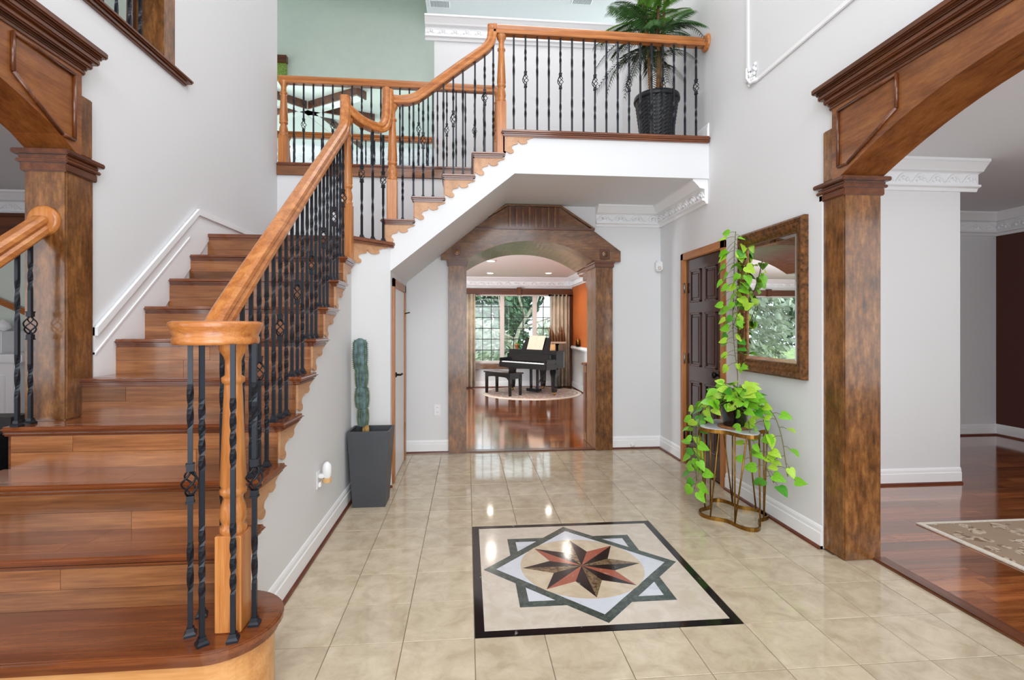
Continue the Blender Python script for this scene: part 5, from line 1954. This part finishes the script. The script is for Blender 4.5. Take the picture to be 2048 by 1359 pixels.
bmz = 5.27
hub = Vector((-2.77, 9.12, bmz))
bmth = thing('ceiling_beams', hub, 'dark edged beams radiating from a hub on the pale family room ceiling', 'ceiling beams')
for e_ in ((-1.75, 8.46), (-1.75, 9.5), (-2.35, 10.9), (-4.2, 9.75), (-3.5, 8.45)):
    a, b_ = Vector((hub.x, hub.y, bmz)), Vector((*e_, bmz))
    t_ = (b_ - a).normalized()
    n_ = Vector((-t_.y, t_.x, 0))
    w_ = 0.09
    bm_ = MB().prism([(-w_, -0.14), (w_, -0.14), (w_, 0), (-w_, 0)], lambda q: tuple(a + n_ * q[0] + Vector((0, 0, q[1]))), lambda q: tuple(b_ + n_ * q[0] + Vector((0, 0, q[1])))).build('beam', 'pale_green', bmth)
    for s in (-1, 1):
        lo_, hi_ = s * w_, s * (w_ + 0.02)
        MB().prism([(lo_, -0.13), (hi_, -0.13), (hi_, -0.0), (lo_, -0.0)], lambda q: tuple(a + t_ * 0.1 + n_ * q[0] + Vector((0, 0, q[1]))), lambda q: tuple(b_ + n_ * q[0] + Vector((0, 0, q[1])))).build('edge_strip', 'mould_x', bm_)
    MB().prism([(-w_ - 0.02, -0.13), (w_ + 0.02, -0.13), (w_ + 0.02, 0), (-w_ - 0.02, 0)], lambda q: tuple(b_ + n_ * q[0] + Vector((0, 0, q[1]))), lambda q: tuple(b_ + t_ * 0.02 + n_ * q[0] + Vector((0, 0, q[1])))).build('end_cap', 'mould_x', bm_)
md = thing('ceiling_medallion', (-3.3, 9.05, bmz), 'white round plaster medallion on the family room ceiling', 'ceiling medallion')
MB().lathe([(0.02, -0.04), (0.08, -0.05), (0.1, -0.02), (0.2, -0.03), (0.24, -0.012), (0.3, -0.025), (0.33, 0)], (-3.3, 9.05, bmz), 32).build('disc', 'trim', md)

# dining room rug
dr = thing('area_rug', (4.3, 2.2, 0), 'faded beige and brown oriental rug on the dining room floor', 'rug')
MB().bbox(3.09, 5.7, 1.2, 3.22, 0.0, 0.010, 0.003).build('border', 'rug_edge', dr)
MB().box(3.13, 5.66, 1.24, 3.18, 0.009, 0.0115).build('pile', 'rug', dr)
MB().box(3.42, 5.4, 1.4, 2.9, 0.0112, 0.0122).build('inner_field', 'rug_field', dr)

dv_ = thing('ceiling_speaker', (5.1, 4.75, 2.79), 'flat white round fixture on the dining room ceiling', 'ceiling fixture')
MB().lathe([(0.002, -0.008), (0.09, -0.008), (0.1, 0)], (5.05, 4.72, 2.789), 28).build('disc', 'trim', dv_)

# ================================================================== SITTING ROOM THINGS (glimpsed past the left column)
fpz = thing('fireplace_mantel', (-4.85, 5.6, 0), 'white carved fireplace surround with fluted panel in the sitting room', 'fireplace')
MB().bbox(-5.7, -4.35, 5.25, 5.79, 0, 1.02, 0.008).build('surround', 'trim', fpz)
MB().bbox(-5.8, -4.25, 5.2, 5.79, 1.02, 1.1, 0.01).build('shelf', 'trim', fpz)
for i in range(5):
    MB().bbox(-5.3 + i * 0.05, -4.43 - i * 0.05 + 0.0, 5.24 - i * 0.006, 5.26, 0.3 + 0.0, 0.9 - i * 0.05, 0.004).build('stepped_panel', 'trim', fpz)
MB().bbox(-5.4, -4.6, 5.4, 5.79, 1.1, 1.32, 0.008).build('overmantel', 'trim', fpz)
mb = MB()
for q in range(4):
    mb.lathe([(0.01, 0), (0.06, 0.03), (0.05, 0.08), (0.01, 0.12)], (-4.66 - q * 0.1, 5.5, 1.32), 12)
mb.build('scroll_ornament', 'trim', fpz)
wl = thing('wood_pelmet', (-4.85, 5.7, 2.2), 'dark stained wooden pelmet under the sitting room crown', 'pelmet')
MB().bbox(-6.0, -4.52, 5.62, 5.79, 2.28, 2.5, 0.01).build('board', 'mould_x', wl)
MB().bbox(-6.0, -4.51, 5.58, 5.79, 2.5, 2.53, 0.008).build('cornice', 'mould_x', wl)
wr = thing('wall_handrail', (-4.85, 5.74, 1.5), 'thin oak handrail sloping down the sitting room wall', 'handrail')
MB().sweep([(-5.6, 5.74, 1.95), (-3.6, 5.74, 1.05)], [(a * 0.7, b_ * 0.7) for a, b_ in RP], (0, -1, 0)).build('rail', 'oak_x', wr)
MB().tube([(-4.0, 5.74, 1.2), (-4.0, 5.80, 1.18)], 0.01, 6).build('bracket', 'dark_metal', wr)
so_ = thing('leather_sofa', (-3.3, 3.3, 0), 'black leather sofa behind the side railing in the sitting room', 'sofa')
MB().bbox(-4.4, -2.45, 3.0, 3.95, 0.08, 0.44, 0.05, 3).build('seat', 'black_soft', so_)
MB().bbox(-4.4, -2.45, 2.95, 3.25, 0.3, 0.86, 0.08, 4).build('backrest', 'black_soft', so_)
for a in (-4.55, -2.55):
    MB().bbox(a, a + 0.22, 2.97, 3.95, 0.08, 0.62, 0.07, 4).build('armrest', 'black_soft', so_)
for (x, y) in ((-4.4, 3.05), (-2.5, 3.05), (-4.4, 3.85), (-2.5, 3.85)):
    MB().bbox(x - 0.03, x + 0.03, y - 0.03, y + 0.03, 0, 0.09, 0.005).build('foot', 'dark_metal', so_)
print('planks', n1, n2, 'objects', len(bpy.data.objects))
